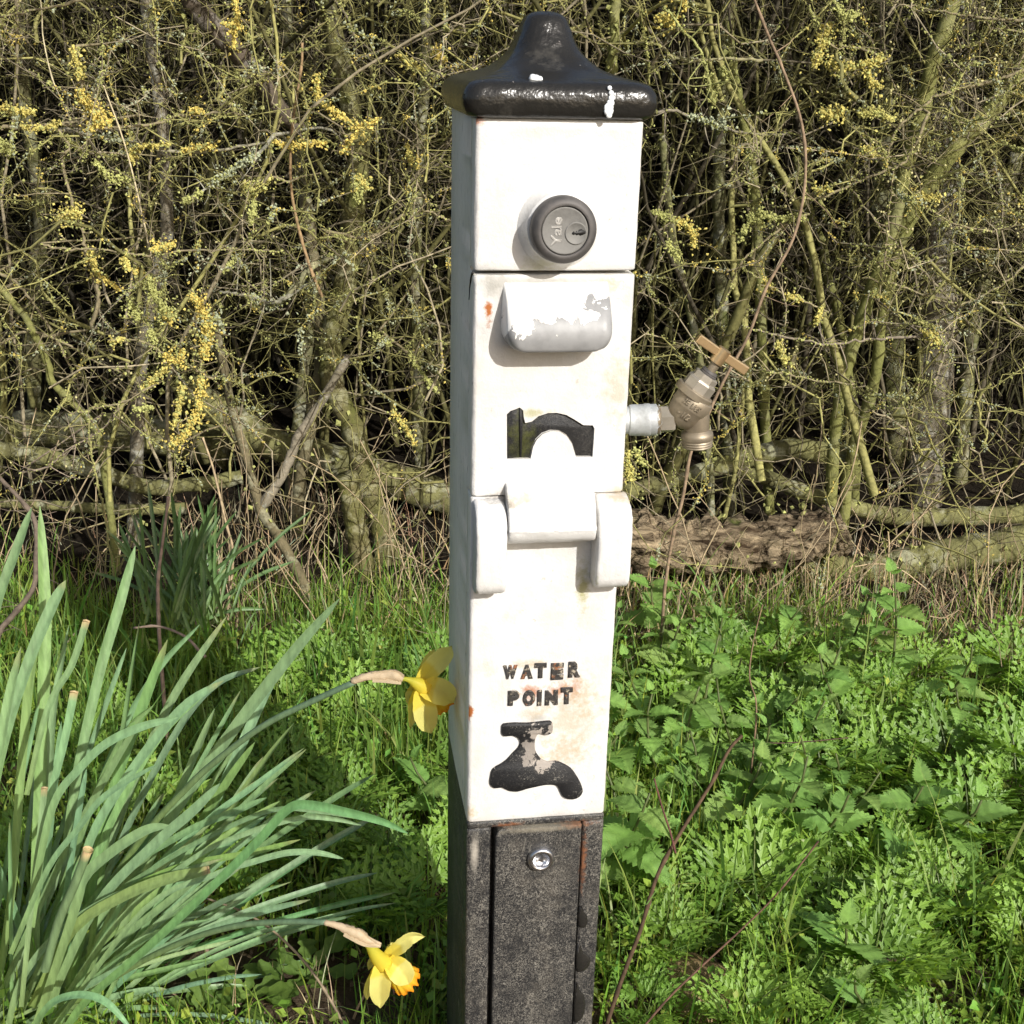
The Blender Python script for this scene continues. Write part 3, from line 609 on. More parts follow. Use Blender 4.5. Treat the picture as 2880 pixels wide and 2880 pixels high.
# ------------------------------------------------------------------ foliage builders
def ribbon(mb, p, w, col, fold=.25, ref=None, twist=0., n=4, cut=False, ntw=None):
    """curved strap leaf: p (m,3) centre line, w (m) full widths"""
    p = np.asarray(p, float); m = len(p); t = norm(np.gradient(p, axis=0))
    view = norm(np.array([0, 0, CAMH])-p) if ref is None else np.broadcast_to(ref, p.shape)
    s = norm(np.cross(t, view)); nn = np.cross(s, t)
    tw = np.linspace(0, twist, m) if ntw is None else ntw; c_, s_ = np.cos(tw)[:, None], np.sin(tw)[:, None]
    s, nn = s*c_+nn*s_, nn*c_-s*s_
    k = np.linspace(-1, 1, n+1)
    v = p[:, None]+s[:, None]*(k[None, :, None]*np.asarray(w)[:, None, None]/2)+nn[:, None]*((np.abs(k)-.5)[None, :, None]*np.asarray(w)[:, None, None]/2*fold*2)
    i, j = np.meshgrid(np.arange(m-1), np.arange(n), indexing='ij')
    c = np.asarray(col, float); cc = np.repeat(c, n+1, 0) if c.ndim == 2 else c
    mb.add(v.reshape(-1, 3), np.stack([i*(n+1)+j, i*(n+1)+j+1, (i+1)*(n+1)+j+1, (i+1)*(n+1)+j], -1).reshape(-1, 4), None, cc)
VS = 2880/1932
def V2(pts, D0, D1):
    """trace in view pixels -> world, depth going D0 -> D1"""
    p = np.array(pts, float)*VS; ln = np.r_[0, np.cumsum(np.linalg.norm(np.diff(p, axis=0), axis=1))]; ln /= ln[-1]
    return np.array([P(a, b, D0+(D1-D0)*k) for (a, b), k in zip(p, ln)])

# ------------------------------------------------------------------ daffodil leaves in the foreground
DG = np.array([.20, .33, .155])
clump = empty('daffodil_leaf_clump', (-.36, 1.02, 0), label='large clump of blue-green daffodil leaves in the left foreground', cat='daffodil plant')
CL = Vector((-.36, 1.02, 0))
def daff_leaf(tr, wv, D0, D1, cut=False, col=None, twist=None, parent=None, org=CL):
    p = cr(V2(tr, D0, D1), 5); m = len(p); u_ = np.linspace(0, 1, m); D = p[:, 1]
    w_ = wv*VS/3497*D*.79*np.where(u_ < .72, .80+.2*np.sin(u_/.72*np.pi/2), 1.)
    if not cut:
        tip = np.clip((1-u_)/.30, 0, 1); w_ = w_*np.sqrt(np.clip(1-(1-tip)**2.0, .004, 1))
    if col is None: col = DG*(1+rng.normal()*.10)*np.array([1+rng.normal()*.08, 1, 1+rng.normal()*.12])
    c = np.repeat(np.array(col)[None], m, 0); base = np.clip(1-u_/.35, 0, 1)[:, None]; c = c*(1-base*.5)+base*.5*np.array([.20, .27, .06])
    if cut: c[-1] = (.50, .38, .20)
    elif rng.random() < .5: c[-2:] = c[-2:]*.5+np.array([.30, .28, .12])*.5
    mb = MB(); ribbon(mb, p, w_, c, .22, twist=rng.normal()*.45 if twist is None else twist, n=4)
    if cut:  # dry curled edge where the blade was cut
        t = norm(p[-1]-p[-2]); s = norm(np.cross(t, norm(np.array([0, 0, CAMH])-p[-1]))); tube(mb, [p[-1]-s*w_[-1]*.5, p[-1]+t*.0008, p[-1]+s*w_[-1]*.5], .0012, 5, (.50, .38, .20))
    ob = mb.build('leaf', M['daff']); ob.data.transform(Matrix.Translation(-org)); ob.parent = parent or clump; return ob
leaves = [
 ([(62, 1960), (68, 1650), (80, 1350), (84, 1150), (75, 955)], 33, 1.04, 1.20), ([(-90, 1700), (-45, 1350), (-8, 1150), (30, 1040), (60, 958)], 26, 1.0, 1.12),
 ([(100, 1960), (130, 1560), (180, 1300), (225, 1140), (255, 1030)], 28, 1.04, 1.22), ([(-60, 1750), (0, 1430), (50, 1260), (95, 1150), (124, 1095)], 30, .98, 1.1),
 ([(110, 1960), (225, 1700), (330, 1530), (430, 1390), (545, 1240), (640, 1130)], 32, 1.02, 1.05), ([(150, 1940), (270, 1720), (380, 1560), (440, 1440), (500, 1310), (545, 1230)], 27, 1.05, 1.12),
 ([(70, 1960), (150, 1750), (250, 1480), (330, 1310), (428, 1162)], 22, 1.05, 1.2), ([(60, 1940), (130, 1650), (220, 1400), (300, 1260), (377, 1178)], 20, 1.06, 1.2),
 ([(110, 1950), (150, 1780), (205, 1520), (270, 1330), (316, 1207)], 28, 1.02, 1.12), ([(80, 1950), (170, 1730), (250, 1540), (340, 1370), (410, 1290), (490, 1259)], 20, 1.05, 1.15),
 ([(70, 1940), (130, 1750), (210, 1550), (300, 1390), (409, 1286)], 22, 1.03, 1.1), ([(60, 1700), (99, 1523), (150, 1450), (203, 1401), (270, 1370), (336, 1354)], 24, .96, .98),
 ([(100, 1900), (158, 1622), (226, 1487), (338, 1342), (422, 1284)], 26, .99, 1.03), ([(90, 1900), (180, 1712), (289, 1595), (361, 1532), (415, 1478)], 29, .98, 1.),
 ([(110, 1940), (226, 1712), (384, 1554), (474, 1487), (573, 1412)], 17, 1.0, 1.04), ([(70, 1900), (180, 1690), (338, 1577), (442, 1532), (503, 1505)], 20, 1.0, 1.03),
 ([(100, 1985), (158, 1893), (271, 1794), (406, 1667), (487, 1586), (542, 1527), (582, 1518), (654, 1532), (722, 1550), (770, 1572)], 27, .95, .86),
 ([(90, 1930), (226, 1735), (361, 1622), (451, 1577), (564, 1543), (632, 1545), (682, 1557)], 17, 1.0, .96), ([(80, 1900), (180, 1722), (293, 1636), (406, 1572), (519, 1527), (609, 1532), (682, 1545)], 15, 1.01, .98),
 ([(100, 1940), (271, 1717), (406, 1650), (474, 1627), (542, 1609), (600, 1609), (648, 1620)], 18, .97, .93), ([(60, 1900), (130, 1770), (226, 1690), (338, 1636), (474, 1609), (567, 1584)], 19, .99, .98),
 ([(70, 1930), (140, 1720), (158, 1658), (203, 1613), (271, 1568), (318, 1557)], 30, .96, .97),
 ([(-20, 1960), (20, 1700), (40, 1450), (60, 1250), (80, 1180)], 24, 1.06, 1.12), ([(-30, 1800), (-20, 1550), (10, 1350), (40, 1220)], 26, 1.0, 1.05),
 ([(40, 1960), (60, 1800), (90, 1550), (100, 1350), (130, 1180)], 22, 1.08, 1.15), ([(30, 1950), (110, 1700), (180, 1500), (240, 1380), (290, 1330)], 20, 1.07, 1.1),
 ([(59, 1945), (85, 1905), (113, 1884), (158, 1877), (203, 1893), (250, 1945)], 22, .92, .88), ([(10, 1960), (40, 1850), (110, 1760), (200, 1700), (300, 1660), (420, 1620)], 22, .97, .98),
 ([(90, 1960), (160, 1860), (260, 1780), (330, 1750), (400, 1735)], 15, 1.02, 1.03), ([(20, 1800), (90, 1640), (150, 1560), (200, 1500), (300, 1440)], 18, .94, .95),
]
for tr, wv, a, b in leaves: daff_leaf(tr, wv, a, b)
for tr, wv, a, b in [([(60, 1900), (135, 1757), (226, 1694), (316, 1658), (393, 1645)], 32, .97, .97), ([(60, 1750), (90, 1532), (122, 1396), (140, 1306)], 21, .97, 1.02),
                     ([(40, 1900), (60, 1700), (75, 1580), (84, 1487)], 17, .96, .98), ([(50, 1500), (90, 1337), (135, 1256), (163, 1172)], 18, 1.02, 1.08)]:
    daff_leaf(tr, wv, a, b, cut=True, twist=.1)
for k in range(84):
    bx_, by_ = rng.uniform(-40, 190), rng.uniform(1900, 1990); a = rng.normal(.62, .42); ln = rng.uniform(300, 780)
    a = np.clip(a, -.35, 1.35); ln *= 1-.25*max(0, a-.7); D0 = rng.uniform(1.02, 1.14); dr = rng.uniform(0, .5)
    pts = [(bx_, by_)]
    for s_ in (.3, .6, .85, 1.): aa = a*(1+.25*s_*dr*2); pts.append((bx_+ln*s_*math.sin(aa), by_-ln*s_*math.cos(aa)+dr*60*s_**3))
    daff_leaf(pts, rng.uniform(12, 23), D0, D0+rng.uniform(-.02, .14))
# hollow cut flower stalk
mb = MB(); p = cr(V2([(85, 1830), (110, 1740), (140, 1670), (165, 1606)], .95, .95), 4); tube(mb, p, .0042, 10, np.vstack([np.repeat([[.17, .26, .12]], len(p)-1, 0), [[.6, .45, .25]]]), cap=False); tube(mb, [p[-1], p[-1]+norm(p[-1]-p[-2])*.002], [.0046, .0050], 10, (.62, .45, .26), cap=False)
ob = mb.build('cut_stalk', M['daff']); ob.data.transform(Matrix.Translation(-CL)); ob.parent = clump

# clump further back by the hedge, its shade put into a darker leaf colour
CB = Vector((-.62, 1.86, .02)); clump2 = empty('daffodil_leaf_clump', CB, label='clump of narrow daffodil leaves, coloured dark for shade, further back against the hedge bottom', cat='daffodil plant')
for k in range(70):
    a = rng.normal(.02, .30); ln = rng.uniform(120, 255); x0 = 345+rng.normal()*38; y0 = rng.uniform(1150, 1195); pts = [(x0, y0)]
    for s_ in (.35, .7, 1.): aa = a*(1+.5*s_); pts.append((x0+ln*s_*math.sin(aa), y0-ln*s_*math.cos(aa)))
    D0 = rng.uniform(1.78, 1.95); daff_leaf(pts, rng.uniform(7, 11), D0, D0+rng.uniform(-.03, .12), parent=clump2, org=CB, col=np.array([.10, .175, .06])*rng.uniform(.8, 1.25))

# ------------------------------------------------------------------ the two daffodil flowers
def flower(label, stem, D0, D1, spathe, tubep, cen, petals, corona, Dc, ssize=1., sw=14, group=None):
    base = V2(stem, D0, D1); org = Vector(base[0]); t = empty('daffodil', org, label=label, cat='daffodil')
    def fin(mb, name, mat, parent=t, sub=None):
        o = mb.build(name, mat); o.data.transform(Matrix.Translation(-org)); o.parent = parent; return o
    p = cr(base, 7); mb = MB(); r = sw*VS/3497*p[:, 1]*.5; tube(mb, p, r*np.linspace(1.15, .95, len(p)), 12, np.linspace(0, 1, len(p))[:, None]*np.array([.13, .21, .13])+(1-np.linspace(0, 1, len(p))[:, None])*np.array([.2, .29, .07]))
    fin(mb, 'stalk', M['daff'])
    q = cr(np.array([P(a, b, d) for a, b, d, _ in spathe]), 5); wr = cr(np.array([[s[3]] for s in spathe]), 5)[:, 0]*.5/3497*Dc
    mb = MB(); tube(mb, q, wr, 9, knob=.10); ribbon(mb, q[len(q)//3:]+np.array([0, -.003, 0]), wr[len(q)//3:]*2.2, (1, 1, 1), .5); fin(mb, 'spathe', M['spathe'])
    q = cr(np.array([P(a, b, d) for a, b, d, _ in tubep]), 6); wr = cr(np.array([[s[3]] for s in tubep]), 6)[:, 0]*.5/3497*Dc; u_ = np.linspace(0, 1, len(q))[:, None]
    cc = (1-u_)*np.array([.42, .48, .06])+u_*np.array([.84, .68, .07]); mb = MB(); tube(mb, q, wr, 16, cc); fin(mb, 'flower_tube', M['petal'])
    for pts, wpx, cup, tw in petals:
        q = cr(np.array([P(a, b, Dc+d) for a, b, d in pts]), 5); m = len(q); u_ = np.linspace(0, 1, m)
        w_ = wpx/3497*Dc*np.power(np.clip(np.sin(np.pi*np.clip(u_*.88+.10, 0, 1)), .02, 1), .62); w_[-1] *= .12; w_[-2] *= .62; w_[-3] *= .88
        cc = (1-u_)[:, None]*np.array([.86, .70, .08])+u_[:, None]*np.array([.84, .75, .20])
        cc = np.where(u_[:, None] > .35, np.array([.88, .82, .26]), cc); mb = MB(); ribbon(mb, q, w_, cc, cup, twist=tw, n=8)
        # lengthways ribs
        v = mb.v[0].reshape(m, 9, 3); v += (np.array([0, -1, 0])*.0006)*np.array([0, 1, -.6, 1, -1.4, 1, -.6, 1, 0])[None, :, None]*np.sin(np.pi*u_)[:, None, None]
        v += rng.normal(size=v.shape)*.00025
        fin(mb, 'petal', M['petal'])
    a0, a1, r0, r1 = corona; A0 = P(*a0); A1 = P(*a1); axc = norm(A1-A0); u1 = norm(np.cross(axc, [0, 0, 1])); u2 = np.cross(axc, u1); mb = MB(); V = []; cc = []; NN = 72; MM = 9
    for k in range(MM):
        s_ = k/(MM-1)
        for j in range(NN):
            th = j/NN*2*np.pi; fr = 1+s_**2*(.055*math.sin(th*11)+.04*math.sin(th*17+1)+.03*math.sin(th*29))
            rr = (r0+(r1-r0)*s_**1.5)*fr; V.append(A0+(A1-A0)*s_+axc*s_**4*.0022*math.sin(th*13+.5)+(math.cos(th)*u1+math.sin(th)*u2)*rr)
            cc.append(np.array([.88, .70, .06])*(1-s_**6)+np.array([.88, .30, .01])*s_**6)
    q = [(k*NN+j, k*NN+(j+1) % NN, (k+1)*NN+(j+1) % NN, (k+1)*NN+j) for k in range(MM-1) for j in range(NN)]; mb.add(V, q, None, np.array(cc)); fin(mb, 'trumpet', M['petal'])
    return t
# upper flower, touching the left side of the post
flower('upper yellow daffodil in shade, its petals touching the left side of the post', [(100, 1960), (113, 1848), (180, 1712), (271, 1577), (352, 1487), (406, 1437), (497, 1369), (587, 1324), (668, 1287)], 1.04, .955,
       [(990, 1917, .955, 22), (1030, 1903, .955, 26), (1075, 1899, .956, 33), (1110, 1900, .956, 38), (1132, 1908, .957, 26)],
       [(1128, 1908, .957, 14), (1150, 1912, .958, 18), (1172, 1922, .960, 40), (1195, 1934, .964, 62)], None,
       [([(1178, 1922, .004), (1215, 1880, .006), (1248, 1848, .010), (1271, 1817, .016)], 66, .3, .2),
        ([(1176, 1918, .010), (1195, 1880, .016), (1210, 1850, .020), (1222, 1826, .026)], 40, .3, -.3),
        ([(1185, 1935, .000), (1220, 1940, -.002), (1252, 1952, .002), (1276, 1975, .010)], 84, .3, .1),
        ([(1182, 1940, -.002), (1192, 1985, -.004), (1200, 2025, .000), (1214, 2062, .006)], 76, .3, .1),
        ([(1172, 1940, .008), (1162, 1975, .012), (1160, 2010, .016), (1154, 2052, .022)], 34, .3, .5),
        ([(1168, 1925, .010), (1158, 1945, .018), (1154, 1965, .024), (1156, 1990, .03)], 34, .3, -.4)],
       ((1195, 1932, .968), (1232, 1966, .996), .007, .0145), .960)
# lower flower, sunlit
flower('lower yellow daffodil with an orange frilled trumpet, sunlit, hanging over the dark ground', [(80, 1990), (113, 1911), (181, 1866), (271, 1812), (361, 1771), (451, 1746), (542, 1739), (615, 1740)], 1.0, .895,
       [(912, 2594, .895, 19), (950, 2604, .894, 24), (985, 2618, .893, 34), (1010, 2628, .893, 40), (1035, 2644, .893, 28), (1072, 2655, .893, 8)],
       [(1018, 2636, .894, 22), (1040, 2660, .894, 32), (1060, 2690, .896, 50), (1082, 2712, .899, 66)], None,
       [([(1085, 2690, .004), (1120, 2665, .002), (1155, 2638, .002), (1196, 2634, .006)], 50, .35, -.5),
        ([(1075, 2705, -.003), (1072, 2745, -.008), (1068, 2790, -.008), (1070, 2836, -.002)], 76, .3, .15),
        ([(1066, 2705, .008), (1052, 2745, .010), (1036, 2780, .012), (1032, 2812, .014)], 40, .3, .5),
        ([(1092, 2700, -.001), (1115, 2722, -.004), (1135, 2742, -.004), (1150, 2768, .002)], 84, .35, .1),
        ([(1062, 2698, .006), (1050, 2700, .014), (1042, 2710, .020), (1037, 2728, .026)], 26, .3, -.3),
        ([(1080, 2690, .012), (1095, 2672, .02), (1102, 2660, .026), (1098, 2650, .03)], 30, .3, 0)],
       ((1088, 2708, .905), (1142, 2756, .915), .0075, .0140), .898)

# ------------------------------------------------------------------ grass and dry straw
def blades(N, xy, hmean, wmean, cols, name, mat, lean=.5, label=None, zoff=0, seg=4, hsd=.35, curl=1.):
    x, y = xy; N = len(x); h = hmean*np.exp(rng.normal(size=N)*hsd); az = rng.uniform(0, 2*np.pi, N); le = np.abs(rng.normal(size=N))*lean
    s_ = np.linspace(0, 1, seg+1); ang = le[:, None]*(.3+1.3*s_[None]*curl); dr = np.cumsum(np.sin(ang), 1)-np.sin(ang[:, :1]); dz = np.cumsum(np.cos(ang), 1)-np.cos(ang[:, :1])
    dr = dr*h[:, None]/seg; dz = dz*h[:, None]/seg
    px = x[:, None]+np.cos(az)[:, None]*dr; py = y[:, None]+np.sin(az)[:, None]*dr; pz = (gz(x, y)-.004+zoff)[:, None]+dz
    p = np.stack([px, py, pz], -1); t2 = az+np.pi/2+rng.normal(size=N)*.9; wd = np.stack([np.cos(t2), np.sin(t2), np.zeros(N)], -1)
    w_ = wmean*np.exp(rng.normal(size=N)*.3)[:, None]*np.clip(1-s_**2.2, .04, 1)[None]
    L_ = p-wd[:, None]*w_[..., None]/2; R_ = p+wd[:, None]*w_[..., None]/2; v = np.stack([L_, R_], 2)
    m = seg+1; b, i = np.meshgrid(np.arange(N), np.arange(seg), indexing='ij'); o = b*m*2
    q = np.stack([o+i*2, o+i*2+1, o+(i+1)*2+1, o+(i+1)*2], -1).reshape(-1, 4)
    c = cols(N); mb = MB(); mb.add(v.reshape(-1, 3), q, None, np.repeat(c, m*2, 0)); return mb.build(name, mat, label=label, kind='stuff')
def gcols(base, sd=.18):
    def f(N): return np.clip(np.array(base)*(1+rng.normal(size=(N, 1))*sd)*(1+rng.normal(size=(N, 3))*np.array([.15, .05, .12])), .01, .46)
    return f
def inpatch(x, y, boxes):
    k = np.zeros(len(x), bool)
    for (cx, cy, rx, ry) in boxes: k |= ((x-cx)/rx)**2+((y-cy)/ry)**2 < 1
    return k
def ground_at(px, py, h=0.):
    r = ray(px, py); k = (h-CAMH)/r[2]; return r[0]*k, r[1]*k
def area(N, x0, x1, y0, y1, dens=None):
    x = rng.uniform(x0, x1, N*2); y = rng.uniform(y0, y1, N*2); k = np.abs(x) < .22+y*.52
    if dens is not None: k &= rng.random(len(x)) < dens(x, y)
    x, y = x[k][:N], y[k][:N]; return x, y
soil = [(*ground_at(800, 2790), .14, .08), (*ground_at(560, 2700), .05, .05), (*ground_at(1960, 2770), .045, .05)]
def clumpy(x, y): return np.clip(.55+.6*np.sin(x*13+2*np.sin(y*9))*np.sin(y*11+x*4), .12, 1)
def dgrass(x, y): return np.where(inpatch(x, y, soil), .05, 1)*clumpy(x, y)*np.clip((2.25-y)/.35, 0.08, 1)
def dpost(x, y): return np.where((np.abs((x-.04)) < .09) & (np.abs(y-.98) < .1), 0, 1)
blades(50000, area(50000, -1.4, 1.5, .88, 2.3, lambda x, y: dgrass(x, y)*dpost(x, y)),   .062, .0027, gcols((.215, .345, .055), .3), 'grass', M['grass'], .75, 'short bright green grass covering the ground round the post')
blades(4200, area(4200, -1.4, 1.5, 1.1, 2.1, lambda x, y: dgrass(x, y)*dpost(x, y)), .095, .0040, gcols((.23, .35, .09)), 'tall_grass', M['grass'], .6, 'longer grass blades among the low plants')
blades(1800, area(1800, -1.3, 0.1, 1.5, 1.98, None), .10, .0045, gcols((.16, .27, .055)), 'hedge_grass', M['grass'], .38, 'upright grass along the hedge bottom left of the post')
# fine ground cover: small leaves and moss crumbs
def dry(N, x0, x1, y0, y1, h, name, label, dens=None, w=.0022, lean=1.1, col=(.38, .29, .17)):
    return blades(N, area(N, x0, x1, y0, y1, dens), h, w, gcols(col, .25), name, M['straw'], lean, label, curl=1.2)
dry(5200, .05, 1.5, 1.85, 2.4, .075, 'dry_straw', 'matted dry straw along the hedge bottom right of the post')
dry(1300, -1.0, 0.05, 1.85, 2.6, .10, 'dry_straw', 'dry straw and dead grass under the hedge left of the post', lambda x, y: np.where(x > -.65, 1, .35))
dry(1500, -.7, .9, .95, 1.8, .05, 'thatch', 'short dead grass thatch lying on the soil', lambda x, y: np.where(inpatch(x, y, [(a, b, c*1.5, d*1.5) for a, b, c, d in soil]), 1, .12), .0018, 1.4)

# ------------------------------------------------------------------ nettles
ORD = ['', 'second ', 'third ', 'fourth ', 'fifth ', 'sixth ', 'seventh ', 'eighth ', 'ninth ', 'tenth ', 'eleventh ', 'twelfth ', 'thirteenth ', 'fourteenth ', 'fifteenth ', 'sixteenth ']
def ordinal_labels(pts, what, where, rows=('front row', 'second row', 'middle row', 'fourth row', 'back row'), side=1):
    o = sorted(range(len(pts)), key=lambda i: pts[i][1]); n_ = len(rows); out = [''] * len(pts)
    for r_ in range(n_):
        row = sorted(o[len(o)*r_//n_:len(o)*(r_+1)//n_], key=lambda i: side*pts[i][0])
        for j, i in enumerate(row): out[i] = f'{ORD[j]}nearest {what} to the post in the {rows[r_]} {where}'
    return out
def nettle_mesh(k):
    r_ = np.random.default_rng(100+k); n, mm = 22, 4; mb = MB(); L_ = 1.; base = np.array([.21, .38, .09])*r_.uniform(.85, 1.15)
    if k % 3 == 2: base = np.array([.24, .38, .10])
    V = []; cc = []
    for i in range(n+1):
        s_ = i/n; w_ = .42*(math.sin(math.pi*min(1, s_*.99+.01)**.60))**.8*(1-.22*s_); saw = (1.12 if i % 2 else .86) if 0 < i < n else 1
        for j in range(-mm, mm+1):
            e = j/mm; ww = w_*(saw if abs(j) == mm else 1); back = .07*abs(e)*(1 if abs(j) < mm else 1.0)
            vein = .022*math.cos(math.pi*(s_-abs(e)*.30)*8)*(abs(e)*(1-abs(e))*4)
            V.append((ww*e, s_+(.05 if abs(j) == mm and i % 2 else 0)-.12*abs(e)**1.5*(1-s_)+back*0, abs(e)*.10*math.sin(math.pi*s_)-.30*s_*s_+vein-.05*math.sin(math.pi*s_)*0))
            cc.append(base*(1.18 if j == 0 else 1-.05*math.cos(math.pi*(s_-abs(e)*.30)*8)))
    q = [(i*(2*mm+1)+j, i*(2*mm+1)+j+1, (i+1)*(2*mm+1)+j+1, (i+1)*(2*mm+1)+j) for i in range(n) for j in range(2*mm)]; mb.add(V, q, None, np.array(cc)); return mb.mesh('nettle_leaf', M['nettle'])
NM = [nettle_mesh(k) for k in range(6)]
def nstem(h, r_):
    mb = MB(); z = np.linspace(0, 1, 6); p = np.stack([.02*np.sin(z*3+r_.uniform(0, 6)), .02*np.cos(z*3)-.02, z*h], 1); p[0, 2] = -.02; tube(mb, p, np.linspace(.0026, .0014, 6), 6, (.14, .17, .06)); return mb.mesh('stem', M['grass']), p
def nettle(x, y, h, label, group=None, size=.055, seed=0):
    r_ = np.random.default_rng(seed); t = empty('nettle', (x, y, float(gz(x, y))), r_.uniform(0, 6.28), label=label, cat='nettle', group=group)
    me, p = nstem(h, r_); link('stem', me, t); tiers = max(3, int(h/.028)); vr = r_.integers(0, 6)
    for k in range(tiers):
        f = (k+1)/tiers; z_ = h*f; c = np.array([np.interp(z_, p[:, 2], p[:, 0]), np.interp(z_, p[:, 2], p[:, 1])]); s_ = size*(1.15-.75*max(0, f-.5)*1.2)*r_.uniform(.8, 1.15)*(.6 if k == tiers-1 else 1)
        for d in (0, math.pi):
            a = k*math.pi/2+d+r_.normal()*.2; tilt = r_.uniform(-.15, .35) if f < .95 else .8
            Mx = Matrix.Translation((c[0]+math.cos(a+math.pi/2)*.006, c[1]+math.sin(a+math.pi/2)*.006, z_)) @ Matrix.Rotation(a, 4, 'Z') @ Matrix.Rotation(tilt+.15, 4, 'X') @ Matrix.Rotation(r_.normal()*.2, 4, 'Y') @ Matrix.Scale(s_, 4)
            link('leaf', NM[int(r_.integers(0, 6))], t, M=Mx)
    return t
GN = 'nettles in the patch right of the post'
spots = []
for k in range(400):
    x, y = rng.uniform(.10, .80), rng.uniform(1.35, 1.98)
    pr = np.exp(-((x-.27)/.19)**2-((y-1.68)/.26)**2)+.08*np.exp(-((x-.62)/.13)**2-((y-1.78)/.15)**2)
    if rng.random() < pr and all((x-a)**2+(y-b)**2 > .0024 for a, b in spots): spots.append((x, y))
    if len(spots) >= 46: break
NL = ordinal_labels(spots, 'nettle', 'of the patch at right')
for k, (x, y) in enumerate(spots): nettle(x, y, rng.uniform(.08, .17), NL[k], GN, rng.uniform(.036, .054), 500+k)
def ngr(px, py, h, size, label, seed):
    x, y = ground_at(px, py, h); nettle(x, y, h, label, None, size, seed)
ngr(1770, 2160, .17, .062, 'pale hairy nettle close beside the right edge of the post', 11)
ngr(2530, 2180, .13, .066, 'yellowish nettle top standing above the feathery leaves at the right', 12)
ngr(2400, 2520, .10, .058, 'small nettle in the grass low in the right half', 13)
ngr(2520, 2740, .09, .054, 'dull olive nettle near the bottom right among grass', 14)
ngr(2420, 2660, .05, .050, 'single pale green toothed seedling between the grass low right', 15)
ngr(2540, 1660, .22, .05, 'lone nettle shoot rising from dry straw below the mossy log', 16)
ngr(1240, 2100, .10, .055, 'pale nettle squeezed against the shaded left side of the post', 17)

# ------------------------------------------------------------------ cow parsley
def frond_geo(seed, scale=1., bright=1.):
    r_ = np.random.default_rng(seed); V = []; T_ = []; Cc = []; base = np.array([.19, .33, .055])*bright*r_.uniform(.9, 1.12)
    def lobe(o, d, n_, L_, W_):
        s = norm(np.cross(d, n_)); k = len(V); c = base*(1+r_.normal()*.10)
        for a, b in ((0, 0), (.28, .34), (.44, .40), (.42, .22), (.72, .30), (.70, .14), (1.15, 0), (.70, -.14), (.72, -.30), (.42, -.22), (.44, -.40), (.28, -.34)):
            V.append(o+d*a*L_+s*b*W_+n_*(abs(b)*.22*W_-.12*a*a*L_)); Cc.append(c)
        for j in range(1, 11): T_.append((k, k+j, k+j+1))
    N = 5; dirz = np.array([0, 1., 0]); up = np.array([0, 0, 1.]); rp = [np.array([0, s_, .10*math.sin(s_*2.2)-.22*s_*s_]) for s_ in np.linspace(0, 1, 12)]
    for i in range(N):
        s_ = .30+.62*i/(N-1); o = np.array([0, s_, .10*math.sin(s_*2.2)-.22*s_*s_]); pl_ = .46*(1-i/N)**.9+.08
        for sd in (-1, 1):
            d = norm(np.array([sd*1., .62, .05+r_.normal()*.08])); M_ = max(2, int(4.6*(1-i/N))+1)
            for j in range(M_):
                f = .18+.82*j/max(1, M_-1); oo = o+d*pl_*f-up*.10*pl_*f*f; ll = .21*(1-.55*f)*(1-.4*i/N)+.03
                if j == M_-1: lobe(oo-d*ll*.3, d, norm(up+.15*r_.normal(size=3)), ll*1.3, ll*1.0)
                else:
                    for s2 in (-1, 1): lobe(oo, norm(d*.75+s2*norm(np.cross(up, d))*.8+up*.1*r_.normal()), norm(up+.25*r_.normal(size=3)), ll, ll*.85)
    lobe(rp[-1]-dirz*.05, dirz, up, .12, .1)
    V_ = np.array(V)*scale; return V_, np.array(T_), np.array(Cc), np.array(rp)*scale
def frond_mesh(seed):
    V_, T_, Cc, rp = frond_geo(seed); mb = MB(); mb.add(V_, None, T_, Cc); tube(mb, rp, np.linspace(.013, .006, len(rp)), 5, (.15, .2, .06)); return mb.mesh('frond', M['fern'], smooth=False)
FM = [frond_mesh(40+k) for k in range(6)]
def parsley(x, y, label, group, size, seed, nf=6, flat=.5):
    r_ = np.random.default_rng(seed); t = empty('cow_parsley', (x, y, float(gz(x, y))+.03), label=label, cat='cow parsley', group=group)
    for k in range(nf):
        a = k*2.4+r_.normal()*.3; el = r_.uniform(.35, 1.1) if k else 1.25
        link('frond', FM[int(r_.integers(0, 6))], t, M=Matrix.Rotation(a, 4, 'Z') @ Matrix.Rotation(el*flat*1.5, 4, 'X') @ Matrix.Scale(size*r_.uniform(.75, 1.15), 4))
ps = []
def scatter(n_, fx, mind):
    out = []
    for _ in range(n_*60):
        x, y = fx()
        if all((x-a)**2+(y-b)**2 > mind**2 for a, b in out) and not inpatch(np.array([x]), np.array([y]), soil)[0]: out.append((x, y))
        if len(out) >= n_: break
    return out
PL = scatter(50, lambda: (rng.uniform(.30, 1.15), rng.uniform(1.15, 1.90)), .075); LB = ordinal_labels(PL, 'feathery cow parsley', 'at right', side=1)
for k, (x, y) in enumerate(PL):
    if abs(x) < .2+y*.5: parsley(x, y, LB[k], 'cow parsley seedlings right of the post', rng.uniform(.07, .11), 700+k, 5)
PL = scatter(14, lambda: (rng.uniform(.12, .45), rng.uniform(1.02, 1.3)), .08); LB = ordinal_labels(PL, 'small cow parsley', 'by the dead stem', side=1)
for k, (x, y) in enumerate(PL):
    parsley(x, y, LB[k], 'small cow parsley by the dead stem', rng.uniform(.05, .08), 760+k, 5)
PL = scatter(24, lambda: (rng.uniform(-.62, -.04), rng.uniform(1.16, 1.85)), .07); LB = ordinal_labels(PL, 'cow parsley', 'in the shade at left', side=-1)
